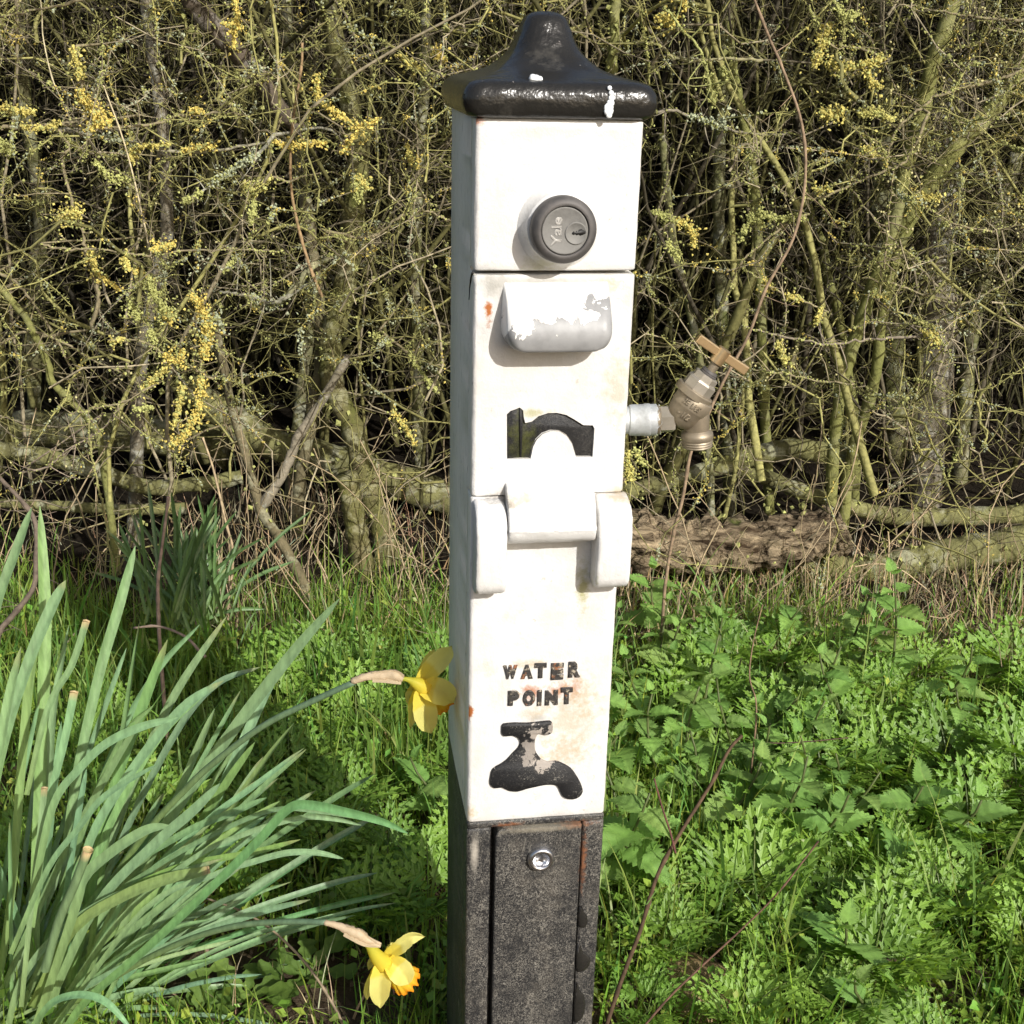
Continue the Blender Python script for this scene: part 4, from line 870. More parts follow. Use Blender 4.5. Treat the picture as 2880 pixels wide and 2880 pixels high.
for k, (x, y) in enumerate(PL):
    parsley(x, y, LB[k], 'shaded cow parsley left of the post', rng.uniform(.065, .10), 800+k, 5)
# low leafy ground cover filling between
mb = MB()
for k in range(110):
    x, y = rng.uniform(-1., 1.2), rng.uniform(.95, 1.95)
    if abs(x) > .25+y*.52 or (abs(x-.04) < .1 and abs(y-.98) < .12) or inpatch(np.array([x]), np.array([y]), soil)[0]: continue
    V_, T_, Cc, rp = frond_geo(2000+k % 9, rng.uniform(.04, .075)); a = rng.uniform(0, 6.28); c_, s_ = math.cos(a), math.sin(a); tl = rng.uniform(.1, .9); ct, st_ = math.cos(tl), math.sin(tl)
    Vr = V_@np.array([[1, 0, 0], [0, ct, -st_], [0, st_, ct]]).T@np.array([[c_, -s_, 0], [s_, c_, 0], [0, 0, 1]]).T+np.array([x, y, gz(x, y)]); mb.add(Vr, None, T_, Cc*rng.uniform(.8, 1.1))
mb.build('feathery_cover', M['fern'], smooth=False, kind='stuff', label='low feathery weeds filling the grass')
# tiny mixed weed leaves woven through the grass
mb = MB(); K = 15000; x, y = area(K, -1.2, 1.3, .92, 2.0, lambda x, y: np.where(inpatch(x, y, soil), .1, 1)*dpost(x, y)*clumpy(x*1.4+3, y*1.3)); K = len(x)
o = np.stack([x, y, gz(x, y)+rng.uniform(.006, .062, K)*(.4+clumpy(x, y))], 1); az = rng.uniform(0, 2*np.pi, K); d = norm(np.stack([np.cos(az), np.sin(az), rng.uniform(-.1, .9, K)], 1)); sd_ = norm(np.cross(d, norm(rng.normal(size=(K, 3))*.35+np.array([0, 0, 1])))); nn = np.cross(sd_, d)
L_ = rng.uniform(.006, .017, K)[:, None]; wv_ = rng.uniform(.25, .5, (K, 1))*L_
v = np.stack([o, o+d*L_*.45+sd_*wv_+nn*L_*.1, o+d*L_, o+d*L_*.45-sd_*wv_+nn*L_*.1, o+d*L_*.5], 1)
mb.add(v.reshape(-1, 3), None, (np.arange(K)[:, None, None]*5+np.array([(0, 1, 4), (1, 2, 4), (2, 3, 4), (3, 0, 4)])).reshape(-1, 3), np.repeat(gcols((.22, .36, .06), .25)(K), 5, 0)); mb.build('small_weeds', M['fern'], kind='stuff', label='tiny mixed weed leaves woven through the grass')
# rosettes of lobed leaves on the bare soil
def lobed_leaf(seed):
    r_ = np.random.default_rng(seed); n = 18; V = []; q = []
    for i in range(n+1):
        s_ = i/n; w_ = (.05+.20*s_**1.2)*(1 if s_ < .8 else math.sqrt(max(0, 1-((s_-.8)/.2)**2))+.02)*(1+.42*math.sin(s_*22)*(1-s_*.5))
        for j in range(-2, 3): V.append((w_*j/2, s_, abs(j)*.02-.25*s_*s_+.12*s_+r_.normal()*.008))
    for i in range(n):
        for j in range(4): q.append((i*5+j, i*5+j+1, (i+1)*5+j+1, (i+1)*5+j))
    mb = MB(); mb.add(V, q, None, (.15, .25, .05)); return mb.mesh('rosette_leaf', M['nettle'])
LM = [lobed_leaf(k) for k in range(3)]
for k, (px, py, sz, lab) in enumerate([(690, 2780, .06, 'lobed leaf rosette on bare soil under the lower leaf arch'), (860, 2700, .065, 'lobed leaf rosette between the lower daffodil and its clump'), (560, 2850, .055, 'lobed leaf rosette at the bottom edge beside the clump'),
                                      (980, 2560, .06, 'broad leaved weed in the grass above the lower daffodil stalk'), (1930, 2640, .05, 'round leaved weed beside the brown dead stem'), (2620, 2650, .055, 'broad leaved weed with ragged lobes at lower right'), (2360, 2790, .05, 'low broad leaved weed at the bottom right of centre')]):
    x, y = ground_at(px, py, .02); t = empty('weed_rosette', (x, y, float(gz(x, y))), label=lab, cat='weed')
    for j in range(7): link('leaf', LM[j % 3], t, M=Matrix.Rotation(j*.9+k, 4, 'Z') @ Matrix.Rotation(.35+.2*(j % 2), 4, 'X') @ Matrix.Scale(sz*(.8+.3*((j*7) % 3)/2), 4))

# sandy stone by the post foot, right
x, y = ground_at(1965, 2770); mb = MB(); NN = 20; V = []
for i in range(NN+1):
    for j in range(NN): th = j/NN*2*np.pi; ph = i/NN*np.pi; r_ = 1+.10*math.sin(3*th+1)*math.sin(ph)+.06*math.sin(5*th)*math.sin(2*ph); V.append((.045*r_*math.sin(ph)*math.cos(th), .055*r_*math.sin(ph)*math.sin(th), .022*r_*math.cos(ph)+rng.normal()*.001))
mb.add(V, [(i*NN+j, i*NN+(j+1) % NN, (i+1)*NN+(j+1) % NN, (i+1)*NN+j) for i in range(NN) for j in range(NN)]); o = mb.build('stone', M['sand'], label='half-buried sandy stone in the grass to the right of the post foot', cat='stone'); o.location = (x, y, gz(x, y)+.004)
mb = MB(); K = 900; x, y = area(K, -.6, .7, .9, 1.5, lambda x, y: np.where(inpatch(x, y, soil), 1, .04)); chips(mb, np.stack([x, y, gz(x, y)+.001], 1), rng.uniform(.0015, .006, len(x)), np.array([.17, .125, .085])*rng.uniform(.5, 1.4, (len(x), 1))); mb.build('soil_crumbs', M['straw'], smooth=False, kind='stuff', label='crumbs of dry soil on the bare patches')

# ------------------------------------------------------------------ single stems and twigs in front of the hedge
BR = np.array([.14, .09, .055])
def stem_thing(name, pts, D, rpx, label, cat, col=BR, nodes=6, group=None, sides=8, spurs=0, knob=.05, ground=False, mat='twig'):
    if np.ndim(D) == 0: D = (D, D)
    p = np.array(pts, float); ln = np.r_[0, np.cumsum(np.linalg.norm(np.diff(p, axis=0), axis=1))]; ln /= ln[-1]
    q = cr(np.array([P(a, b, D[0]+(D[1]-D[0])*k) for (a, b), k in zip(p, ln)]), 6)
    if ground: e = q[-1].copy(); e[2] = gz(e[0], e[1])-.02; q = np.vstack([q, e])
    org = q[-1].copy(); r = rpx*.5/3497*q[:, 1]*np.linspace(.7, 1.1, len(q)); r *= 1+.28*(np.abs(np.sin(np.arange(len(q))*math.pi*nodes/len(q))) < .18)
    t = empty(name, org, label=label, cat=cat, group=group); mb = MB(); tube(mb, q-org, r, sides, col, knob=knob); mb.build('stem', M[mat], t)
    if spurs: mb = MB(); add_spurs(mb, q-org, spurs, .02, .06, .0007, col); mb.build('spur', M['twig'], t, kind='stuff')
    return t, q
def add_spurs(mb, q, n_, l0, l1, r_, col, up=.1):
    idx = rng.integers(1, len(q)-1, n_); t = norm(np.gradient(q, axis=0))[idx]; d = norm(rng.normal(size=(n_, 3))+np.array([0, -.3, up])); d = norm(d-t*np.sum(d*t, 1, keepdims=True)*.6)
    L_ = rng.uniform(l0, l1, n_)[:, None]; p0 = q[idx]; bend = rng.normal(size=(n_, 3))*.25
    pts = np.stack([p0, p0+d*L_*.4+bend*L_*.15, p0+(d+bend*.5)*L_*.75, p0+(d+bend)*L_], 1); rad = np.linspace(1.3, .5, 4)[None]*r_*rng.uniform(.7, 1.3, (n_, 1))
    tubes_batch(mb, pts, rad, 4, np.clip(np.array(col)*rng.uniform(.8, 1.25, (n_, 1)), 0, 1)); return pts
stem_thing('dead_weed', [(2085, 2070), (2050, 2110), (2000, 2205), (1915, 2340), (1850, 2460), (1800, 2620), (1752, 2745), (1700, 2900), (1670, 2990)], (1.42, .96), 15, 'thick brown dead stem slanting through the grass right of the post', 'dead stem', (.085, .052, .03), 9)
stem_thing('twig', [(2301, 2367), (2189, 2510), (2084, 2615), (1990, 2702), (1885, 2802), (1800, 2900)], (1.28, .98), 8, 'thin reddish twig lying in the grass lower right, beside the thick brown stem', 'twig', (.11, .06, .04))
stem_thing('twig', [(1840, 2190), (1862, 2270), (1885, 2340), (1900, 2400)], (1.30, 1.24), 7, 'short dark red twig just left of the thick brown stem', 'twig', (.12, .05, .04))
stem_thing('twig', [(2385, 2075), (2280, 2085), (2190, 2090), (2120, 2088)], (1.5, 1.5), 5, 'thin dark twig lying level in the nettles', 'twig', (.08, .05, .035))
stem_thing('twig', [(2145, 1700), (2120, 1800), (2108, 1900), (2125, 1965), (2128, 2020)], (1.62, 1.5), 5, 'thin upright brown stalk rising through the nettle patch', 'twig', (.20, .13, .08), ground=True)
stem_thing('twig', [(579, 2526), (673, 2560), (754, 2607), (841, 2688), (902, 2768), (962, 2876), (985, 2960)], (1.16, .98), 10, 'bent tan twig arching down behind the lower daffodil stalk', 'twig', (.30, .23, .15))
stem_thing('dead_weed', [(474, 1396), (464, 1477), (447, 1605), (444, 1672), (447, 1766), (458, 1928)], (1.62, 1.55), 12, 'upright pinkish dead stalk behind the foreground leaves', 'dead stalk', (.30, .21, .16), 5, ground=True)
stem_thing('twig', [(377, 1766), (447, 1762), (520, 1790), (560, 1830), (578, 1848)], (1.56, 1.5), 10, 'crooked broken twig crossing the foot of the upright dead stalk', 'twig', (.30, .22, .16))
stem_thing('twig', [(-20, 1325), (67, 1416), (101, 1477), (101, 1571), (94, 1652), (40, 1726), (0, 1773), (-10, 1820)], (1.72, 1.62), 18, 'dark crooked twig at the left edge above the foreground leaves', 'twig', (.13, .10, .075), spurs=10)
stem_thing('dead_weed', [(2108, -30), (2122, 0), (2165, 110), (2200, 190), (2255, 350), (2264, 512), (2230, 672), (2156, 808), (2104, 945), (2036, 1070), (1985, 1180), (1945, 1265), (1920, 1400), (1890, 1520), (1870, 1650)], (2.05, 1.92), 10, 'tall reddish dead stalk passing behind the tap handle', 'dead stalk', (.24, .17, .11), 10, spurs=14, ground=True)
stem_thing('dry_grass_straw', [(290, 240), (298, 259), (349, 401), (388, 550), (420, 699), (430, 740)], 2.1, 5, 'pale straight straw stalk hanging in the hedge, upper left', 'grass stalk', (.52, .44, .28), 3)
stem_thing('dry_grass_straw', [(112, -20), (118, 40), (122, 110), (150, 230), (196, 325)], 2.1, 4, 'pale curved straw stalk at the top left corner', 'grass stalk', (.48, .42, .27), 3)
stem_thing('dead_weed', [(850, 120), (847, 194), (822, 356), (818, 518), (841, 647), (875, 760), (906, 835)], 2.15, 9, 'thin brown bowed stalk in the hedge left of the cap', 'dead stalk', (.28, .19, .10), 6)
stem_thing('dry_grass_straw', [(570, 1230), (600, 1320), (635, 1470), (655, 1560), (640, 1720)], 2.0, 8, 'dry tan stalk standing beside the back daffodil clump', 'grass stalk', (.38, .29, .18), 4, ground=True)

# ------------------------------------------------------------------ hedge trunks, branches and lichen
LY = np.array([.60, .48, .13]); LG = np.array([.38, .39, .14]); LGR = np.array([.36, .39, .26])
def lichen_on(mb, q, w_, n_, tint, s0=.0013, s1=.0036):
    n_ = int(n_*2.6); w_ = w_*.62
    seg = rng.integers(0, len(q)-1, n_); f = rng.random((n_, 1)); ph = rng.uniform(0, 6); keep = (.55+.45*np.sin((seg[:, None]+f)*2.1+ph)+.25*np.sin((seg[:, None]+f)*5.3+ph)) > rng.random((n_, 1))*.8; pos = q[seg]*(1-f)+q[seg+1]*f+rng.normal(size=(n_, 3))*w_*rng.gamma(1.6, .6, (n_, 1)); pos = np.where(keep, pos, q[seg]*(1-f)+q[seg+1]*f+rng.normal(size=(n_, 3))*w_*.35)
    c = tint*rng.uniform(.75, 1.25, (n_, 1)); mixg = rng.random((n_, 1)) < .25; c = np.where(mixg, LG*rng.uniform(.8, 1.2, (n_, 1)), c); chips(mb, pos, rng.uniform(s0, s1, n_), c, .7)
def trunk_thing(name, label, pts, D, wpx, mat='bark', cat='hedge tree', ground=True, sides=14, taper=(.75, 1.), knob=.035, spurs=0, moss=0, tint=(1, 1, 1)):
    if np.ndim(D) == 0: D = (D, D)
    p = np.array(pts, float); k = np.linspace(0, 1, len(p)); q = np.array([P(a, b, D[0]+(D[1]-D[0])*f) for (a, b), f in zip(p, k)])
    if ground and q[-1][2] > gz(*q[-1][:2]):
        e = q[-1].copy(); e[0] += (q[-1]-q[-2])[0]*.3; e[2] = float(gz(e[0], e[1]))-.05; q = np.vstack([q, e])
    q = cr(q, 8); q += np.cumsum(rng.normal(size=q.shape)*.0012, 0)*.6
    r = wpx*.5/3497*np.mean(D)*1.05*np.linspace(taper[0], taper[1], len(q)); r *= 1+.06*np.sin(np.arange(len(q))*1.3)+.04*rng.normal(size=len(q))
    org = q[-1].copy(); t = empty(name, org, label=label, cat=cat); mb = MB(); tube(mb, q-org, r, sides, tint, knob=knob); mb.build('trunk', M[mat], t)
    if moss: mb = MB(); lichen_on(mb, q-org, r.mean()*.62, moss, LG*.8, .003, .008); mb.build('lichen', M['lichen'], t, smooth=False, kind='stuff')
    if spurs: mb = MB(); add_spurs(mb, q-org, spurs, .04, .16, .0012, (.20, .17, .09)); mb.build('twigs', M['twig'], t, kind='stuff')
    return t, q, org
T = {}
def tt(key, *a, **k): T[key] = trunk_thing(*a, **k)
tt('a', 'hedge_limb', 'straight grey-brown hedge stem with a pale ring, left quarter of the hedge', [(405, -60), (420, 65), (448, 300), (462, 520), (462, 680), (430, 850), (405, 1000), (390, 1200), (380, 1500)], 2.42, 40, 'bark_grey', spurs=26, moss=120)
tt('b', 'hedge_limb', 'thick dark lichen-spotted branch slanting down from the top, left of centre', [(500, -60), (560, 30), (640, 120), (700, 190), (745, 250), (800, 330), (860, 380)], (2.3, 2.38), 54, 'bark_grey', cat='branch', ground=False, spurs=18, moss=200, taper=(1.1, .7), tint=(.55, .5, .5))  # a single branch, not a whole shrub
tt('c', 'hedge_tree', 'largest twisted hedge trunk with flaking bark, left of the post', [(905, -60), (938, 97), (985, 300), (1010, 453), (990, 650), (975, 800), (935, 960), (940, 1080), (1000, 1210), (1040, 1350), (1085, 1480), (1112, 1640)], (2.5, 2.3), 80, 'bark', spurs=40, moss=300, tint=(.72, .7, .55), taper=(.62, .85), knob=.06)
tt('d', 'tree_stump', 'short cut stump with a flat top beside the twisted trunk', [(972, 1335), (990, 1420), (1000, 1500), (1012, 1580)], 2.22, 62, 'bark', cat='stump', tint=(.8, .76, .6), taper=(.92, 1.1), knob=.05, sides=18)
tt('e', 'hedge_limb', 'upright pale stem just left of the cut stump', [(860, 560), (900, 900), (890, 1090), (875, 1190), (850, 1330), (842, 1440)], 2.42, 40, 'bark_grey', tint=(.8, .78, .6), spurs=14, moss=80)
tt('f', 'hedge_limb', 'leaning forked stem reaching the ground beside the back leaf clump', [(600, 880), (646, 1100), (693, 1268), (727, 1416), (807, 1544), (868, 1658)], (2.3, 2.08), 32, 'bark_grey', tint=(.75, .72, .55), spurs=18, moss=60)
tt('g', 'hedge_limb', 'thin fork branch rising to the right from the leaning stem', [(980, 1000), (895, 1134), (834, 1221), (794, 1322), (730, 1420)], (2.28, 2.16), 30, 'bark_grey', cat='branch', ground=False, spurs=10)  # only a side branch, kept as an object of its own
tt('h', 'fallen_log', 'pale mossy log lying level at the far left of the hedge bottom', [(-60, 1265), (0, 1272), (135, 1292), (283, 1329), (404, 1369), (560, 1365), (680, 1345)], (2.3, 2.4), 52, 'moss_log', cat='log', ground=False, moss=90, taper=(1, .8))
tt('i', 'fallen_log', 'lower thinner mossy pole lying level at the far left', [(-60, 1412), (120, 1420), (370, 1432), (520, 1425)], 2.4, 34, 'moss_log', cat='log', ground=False)
tt('j', 'fallen_log', 'big mossy log sloping down behind the cut stump', [(520, 1090), (620, 1160), (774, 1250), (976, 1305), (1245, 1395), (1400, 1440)], 2.55, 105, 'moss_log', cat='log', ground=False, moss=300, knob=.05)
tt('k', 'fallen_log', 'dark thick log behind the level poles at the far left', [(-80, 1195), (150, 1205), (420, 1225), (640, 1260)], 2.7, 120, 'moss_log', cat='log', ground=False, knob=.05)
tt('l', 'hedge_limb', 'smooth yellow-green stem entering from the top right and running down', [(2700, -70), (2685, 0), (2651, 114), (2628, 199), (2600, 313), (2577, 400), (2549, 512), (2520, 655), (2492, 740), (2446, 854), (2406, 968), (2372, 1082), (2350, 1250), (2340, 1500)], 2.3, 38, 'bark_green', spurs=20, taper=(1.05, .85), knob=.01)
tt('m', 'hedge_limb', 'smooth green branch slanting in from the right edge', [(2960, 90), (2873, 188), (2805, 296), (2714, 399), (2634, 501), (2577, 598), (2530, 690)], (2.35, 2.36), 50, 'bark_green', cat='branch', ground=False, taper=(1.05, .85), knob=.01, spurs=8)  # lone branch from outside the frame, no shrub modelled with it
tt('n', 'hedge_limb', 'slim pale green stem parallel to and right of the long yellow-green one', [(2560, 560), (2514, 757), (2485, 882), (2458, 1082), (2395, 1280), (2365, 1500)], 2.38, 36, 'bark_green', knob=.01, spurs=10)
tt('o', 'hedge_tree', 'thick grey trunk with horizontal bark bands near the right edge', [(2725, -70), (2714, 28), (2691, 199), (2657, 399), (2668, 569), (2634, 740), (2651, 911), (2634, 1082), (2620, 1300), (2600, 1600)], 2.75, 96, 'bark_grey', spurs=30, moss=320, taper=(.9, 1.1), knob=.04)
tt('p', 'hedge_limb', 'upright olive stem immediately right of the post', [(2055, -70), (2048, 57), (2025, 285), (2019, 512), (2025, 740), (2036, 1082), (2050, 1350)], 2.6, 38, 'bark', spurs=24, moss=140)
tt('q', 'hedge_limb', 'slightly bent green stem behind the tap, right of the olive upright one', [(2050, 60), (2059, 199), (2082, 342), (2105, 484), (2110, 570), (2122, 712), (2130, 1000), (2150, 1350)], 2.48, 30, 'bark_green', spurs=16, moss=60)
tt('r', 'hedge_limb', 'thin lichened stem close to the right edge of the post', [(1860, 380), (1882, 598), (1905, 712), (1934, 826), (1962, 968), (1990, 1200), (2000, 1420)], 2.35, 24, 'bark', spurs=18, moss=100)
tt('s', 'hedge_limb', 'short leaning stem in the dark gap right of the tall reddish stalk', [(2240, 440), (2281, 587), (2315, 683), (2338, 769), (2375, 900), (2420, 1200)], 2.7, 27, 'bark_green', spurs=10)
tt('t', 'hedge_tree', 'dark trunk in shade left of the banded grey trunk', [(2485, -70), (2480, 46), (2475, 285), (2469, 512), (2469, 712), (2500, 950), (2520, 1300)], 3.0, 66, 'bark', spurs=12, tint=(.7, .7, .6))
tt('u', 'hedge_limb', 'slim upright stem directly below the tap handle in the background', [(2170, 560), (2144, 797), (2144, 1082), (2150, 1350)], 2.8, 26, 'bark', spurs=10)
tt('v', 'hedge_limb', 'far right leaning stem behind the banded grey trunk', [(2860, 430), (2800, 640), (2760, 820), (2720, 1050), (2700, 1400)], 2.9, 44, 'bark', spurs=14)
tt('w', 'fallen_log', 'mossy branch lying level behind the tap outlet', [(1700, 1400), (1800, 1372), (1950, 1335), (2100, 1290), (2250, 1262), (2400, 1285)], 2.42, 60, 'moss_log', cat='log', ground=False, moss=160)
tt('x', 'fallen_log', 'long mossy pole sloping right across the hedge bottom', [(2060, 1310), (2300, 1395), (2500, 1450), (2700, 1455), (2960, 1440)], 2.45, 56, 'moss_log', cat='log', ground=False, moss=120)
tt('y', 'rotten_log', 'rotten brown crumbling log lying to the right of the hinge', [(1700, 1515), (1850, 1530), (1990, 1545), (2150, 1530), (2290, 1500), (2360, 1490)], 2.2, 165, 'rotten', cat='log', ground=False, knob=.13, sides=40, taper=(1., .75), moss=160)
tt('z', 'fallen_log', 'thick moss-covered log at the right edge above the straw', [(2250, 1590), (2400, 1610), (2550, 1590), (2700, 1560), (2960, 1520)], 2.32, 105, 'moss_log', cat='log', ground=False, moss=420, knob=.06)
tt('A', 'hedge_limb', 'slender olive stem at the top, directly left of the cap', [(1195, -60), (1200, 150), (1180, 400), (1170, 700), (1180, 1000), (1190, 1400)], 2.6, 34, 'bark', spurs=22, moss=140)
tt('B', 'hedge_limb', 'thin bright stem rising right behind the cap point', [(1735, -70), (1728, 60), (1722, 200), (1715, 420)], 2.35, 32, 'bark_green', ground=True, spurs=14, moss=120)
tt('C', 'hedge_limb', 'slender stem between the grey-brown stem and the twisted trunk', [(800, -60), (815, 200), (835, 430), (870, 700), (860, 1000), (820, 1300)], 2.65, 34, 'bark', spurs=20, moss=100)
tt('D', 'hedge_limb', 'crooked green stem low in the far left of the hedge', [(-30, 780), (60, 880), (105, 960), (135, 1030), (150, 1090), (250, 1200), (280, 1300)], 2.25, 24, 'bark_green', spurs=16)
tt('E', 'hedge_limb', 'dark stem near the left edge, mostly hidden by twigs', [(70, -60), (60, 250), (110, 600), (90, 900), (100, 1300)], 2.8, 44, 'bark', spurs=20, tint=(.8, .8, .7))

# branches traced in the photograph, part of the shrub they hang from, with their lichen as sub-part
def A4(l): return [(a/1.5456, b/1.5456) for a, b in l]
def A5(l): return [(1780+a/1.756, b/1.756) for a, b in l]
def branch(key, pts, D, wpx, lich=(), spurs=10, col=(.22, .185, .11), scol=None, buds=0):
    t, tq, org = T[key]; q = cr(np.array([P(a, b, D) for a, b in pts]), 6)
    j = np.argmin(np.linalg.norm(tq-q[0], axis=1)); j2 = np.argmin(np.linalg.norm(tq-q[-1], axis=1))
    if np.linalg.norm(tq[j2]-q[-1]) < np.linalg.norm(tq[j]-q[0]): q = q[::-1]; j = j2
    jn = cr(np.array([tq[j], tq[j]*.5+q[0]*.5+rng.normal(size=3)*.02+np.array([0, .16, 0]), q[0]]), 4)[:-1]; nj = len(jn); q = np.vstack([jn, q]); q += rng.normal(size=q.shape)*.0012
    r = wpx*.5/3497*D*np.linspace(1.15, .6, len(q)); r[:nj] *= .7
    mb = MB(); tube(mb, q-org, r, 6, np.array(col)*rng.uniform(.85, 1.15), knob=.12); b = mb.build('branch', M['twig'], t)
    mb = MB(); pts_ = add_spurs(mb, (q-org)[nj:], spurs, .012, .07, .0009, col if scol is None else scol); b2 = mb.build('spurs', M['twig'], b, kind='stuff'); mb = MB(); lichen_on(mb, q-org, wpx*.5/3497*D*1.1, len(q)*2, LG*.9, .001, .0028); mb.build('lichen_specks', M['lichen'], b, smooth=False, kind='stuff')
    if buds: mb = MB(); e = pts_[:, -1][rng.integers(0, len(pts_), buds)]+rng.normal(size=(buds, 3))*.004; chips(mb, e, rng.uniform(.0018, .0032, buds), np.array([.50, .46, .22])*rng.uniform(.8, 1.15, (buds, 1)), .95); mb.build('bud', M['lichen'], b, kind='stuff')
    for (lp, wl, n_, tint) in lich:
        lq = cr(np.array([P(a, c, D-.008) for a, c in lp]), 5)-org; mb = MB(); lichen_on(mb, lq, wl, n_, tint); mb.build('lichen', M['lichen'], b, smooth=False, kind='stuff')
YM = LY*.6+LG*.4
branch('a', A4([(0, 75), (150, 45), (350, 0), (420, -30)]), 2.1, 9, spurs=6)
branch('a', A4([(200, 560), (290, 570), (400, 590), (560, 610), (750, 660), (960, 650), (1180, 620), (1300, 625), (1430, 615)]), 2.15, 11,
       [(A4([(570, 695), (600, 640), (740, 630)]), .006, 130, YM), (A4([(790, 660), (850, 640), (940, 640)]), .005, 110, LY), (A4([(1180, 610), (1240, 635), (1300, 630), (1420, 620)]), .006, 200, LY), (A4([(400, 590), (560, 612)]), .005, 60, LGR)], 16, (.25, .23, .16))
branch('c', A4([(1640, 520), (1560, 555), (1500, 600), (1470, 670)]), 2.12, 9, [(A4([(1640, 520), (1570, 560), (1480, 670)]), .0055, 170, LY), (A4([(1375, 320), (1385, 430), (1460, 490), (1560, 560)]), .006, 240, LY*.9+LG*.1)], 8)
branch('a', A4([(330, 200), (350, 300), (360, 400), (400, 480), (440, 530), (480, 540)]), 2.08, 9, [(A4([(350, 400), (390, 470), (430, 510), (475, 535)]), .008, 330, LY), (A4([(315, 210), (335, 280), (350, 330)]), .006, 120, YM), (A4([(440, 540), (370, 565)]), .004, 50, LY)], 10)
branch('a', A4([(0, 560), (120, 555), (260, 540), (460, 555), (640, 545), (760, 510), (900, 490), (1080, 500)]), 2.12, 10, [(A4([(95, 550), (180, 560), (260, 535)]), .005, 120, YM), (A4([(0, 470), (60, 482), (150, 490)]), .006, 150, YM), (A4([(830, 480), (880, 490)]), .006, 70, LY), (A4([(0, 620), (40, 660)]), .010, 130, LG)], 14)
branch('b', A4([(1000, -20), (1030, 60), (1020, 120), (1018, 215)]), 2.1, 6, [(A4([(1015, -10), (1030, 60), (1020, 120), (1018, 210)]), .005, 190, LY), (A4([(965, 100), (1050, 130)]), .004, 60, LY)], 6)
branch('f', A4([(830, 1260), (870, 1320), (905, 1390), (905, 1460), (890, 1545)]), 2.06, 9, [(A4([(840, 1290), (880, 1350), (905, 1410), (900, 1470), (880, 1545)]), .010, 520, LY), (A4([(940, 1370), (970, 1430)]), .005, 60, LGR)], 8)
branch('a', A4([(540, 1100), (620, 1180), (680, 1290), (740, 1380), (700, 1460), (660, 1500)]), 2.1, 9, [(A4([(640, 1200), (670, 1280), (740, 1380)]), .010, 360, LG), (A4([(590, 1185), (620, 1200)]), .006, 80, LY), (A4([(600, 1380), (560, 1300)]), .007, 110, LG), (A4([(650, 1440), (680, 1500)]), .006, 90, LG), (A4([(720, 1360), (745, 1395)]), .006, 70, LY)], 14)
branch('f', A4([(490, 1490), (600, 1480), (700, 1530), (780, 1570), (840, 1600), (920, 1650)]), 2.05, 8, [(A4([(720, 1540), (770, 1575), (800, 1520)]), .007, 200, LY), (A4([(480, 1490), (540, 1470)]), .004, 50, YM), (A4([(610, 1700), (720, 1600)]), .006, 130, YM)], 12, buds=8)
branch('f', A4([(870, 1560), (875, 1650), (860, 1780), (810, 1880), (760, 1932)]), 2.05, 9, [(A4([(875, 1640), (868, 1760), (830, 1850)]), .008, 300, LY), (A4([(830, 1850), (790, 1900), (740, 1945)]), .007, 200, LY), (A4([(790, 1680), (780, 1760), (755, 1850)]), .006, 150, YM), (A4([(590, 1780), (660, 1770)]), .005, 80, LG)], 8)
branch('D', A4([(250, 560), (300, 640), (270, 700), (310, 860), (340, 960), (370, 1080), (400, 1180), (430, 1290), (400, 1430)]), 2.12, 12, [(A4([(260, 960), (300, 930), (340, 930)]), .009, 260, YM), (A4([(390, 1090), (410, 1160), (430, 1200)]), .007, 150, LY*.7+LG*.3), (A4([(440, 1200), (520, 1260)]), .004, 60, LY)], 18, buds=16)
branch('a', A4([(180, 1060), (280, 1085), (400, 1080), (620, 1110), (760, 1095), (1000, 1085), (1130, 1090), (1230, 1095)]), 2.06, 7, [(A4([(660, 1085), (720, 1070), (760, 1060)]), .006, 130, LY), (A4([(540, 1120), (560, 1170)]), .005, 70, YM)], 14, buds=10)
branch('c', A4([(790, 885), (880, 830), (960, 780), (1040, 720), (1130, 660), (1190, 590)]), 2.12, 11, [(A4([(800, 880), (880, 835)]), .004, 70, LG), (A4([(930, 800), (1040, 715), (1120, 670)]), .006, 170, LGR)], 10, (.27, .26, .2))
branch('c', A4([(1250, 790), (1180, 770), (1110, 800), (1100, 870), (1092, 970)]), 2.1, 7, [(A4([(1180, 770), (1110, 830), (1060, 800)]), .006, 140, LG*.7+LY*.3), (A4([(1105, 880), (1092, 970)]), .005, 90, LG)], 6)
branch('a', A4([(420, 700), (490, 780), (560, 800), (620, 850)]), 2.14, 6, [(A4([(415, 700), (490, 785), (545, 770)]), .006, 140, LG), (A4([(305, 610), (370, 670)]), .005, 80, LG)], 8)
branch('c', A4([(1170, 1340), (1240, 1290), (1320, 1210), (1360, 1150)]), 2.2, 22, [(A4([(1100, 1290), (1180, 1330), (1240, 1290)]), .006, 130, LGR)], 8, (.28, .27, .15))
branch('c', A4([(960, 1270), (1060, 1280), (1170, 1320), (1250, 1290)]), 2.18, 14, [(A4([(960, 1180), (1010, 1140)]), .005, 80, LG)], 8, (.28, .27, .2))
branch('c', A4([(1400, 1000), (1500, 1020), (1620, 1030), (1750, 940), (1860, 920), (1950, 960)]), 2.2, 10, [(A4([(1540, 760), (1600, 820)]), .006, 90, YM), (A4([(1540, 780), (1560, 860)]), .008, 120, LG)], 18)
branch('A', A4([(1900, 580), (1800, 640), (1780, 720), (1850, 860), (1900, 900)]), 2.2, 8, [(A4([(1770, 630), (1790, 720)]), .005, 90, YM), (A4([(1740, 240), (1790, 290), (1850, 300)]), .006, 130, YM), (A4([(1890, 220), (1930, 260)]), .007, 110, LY)], 14)
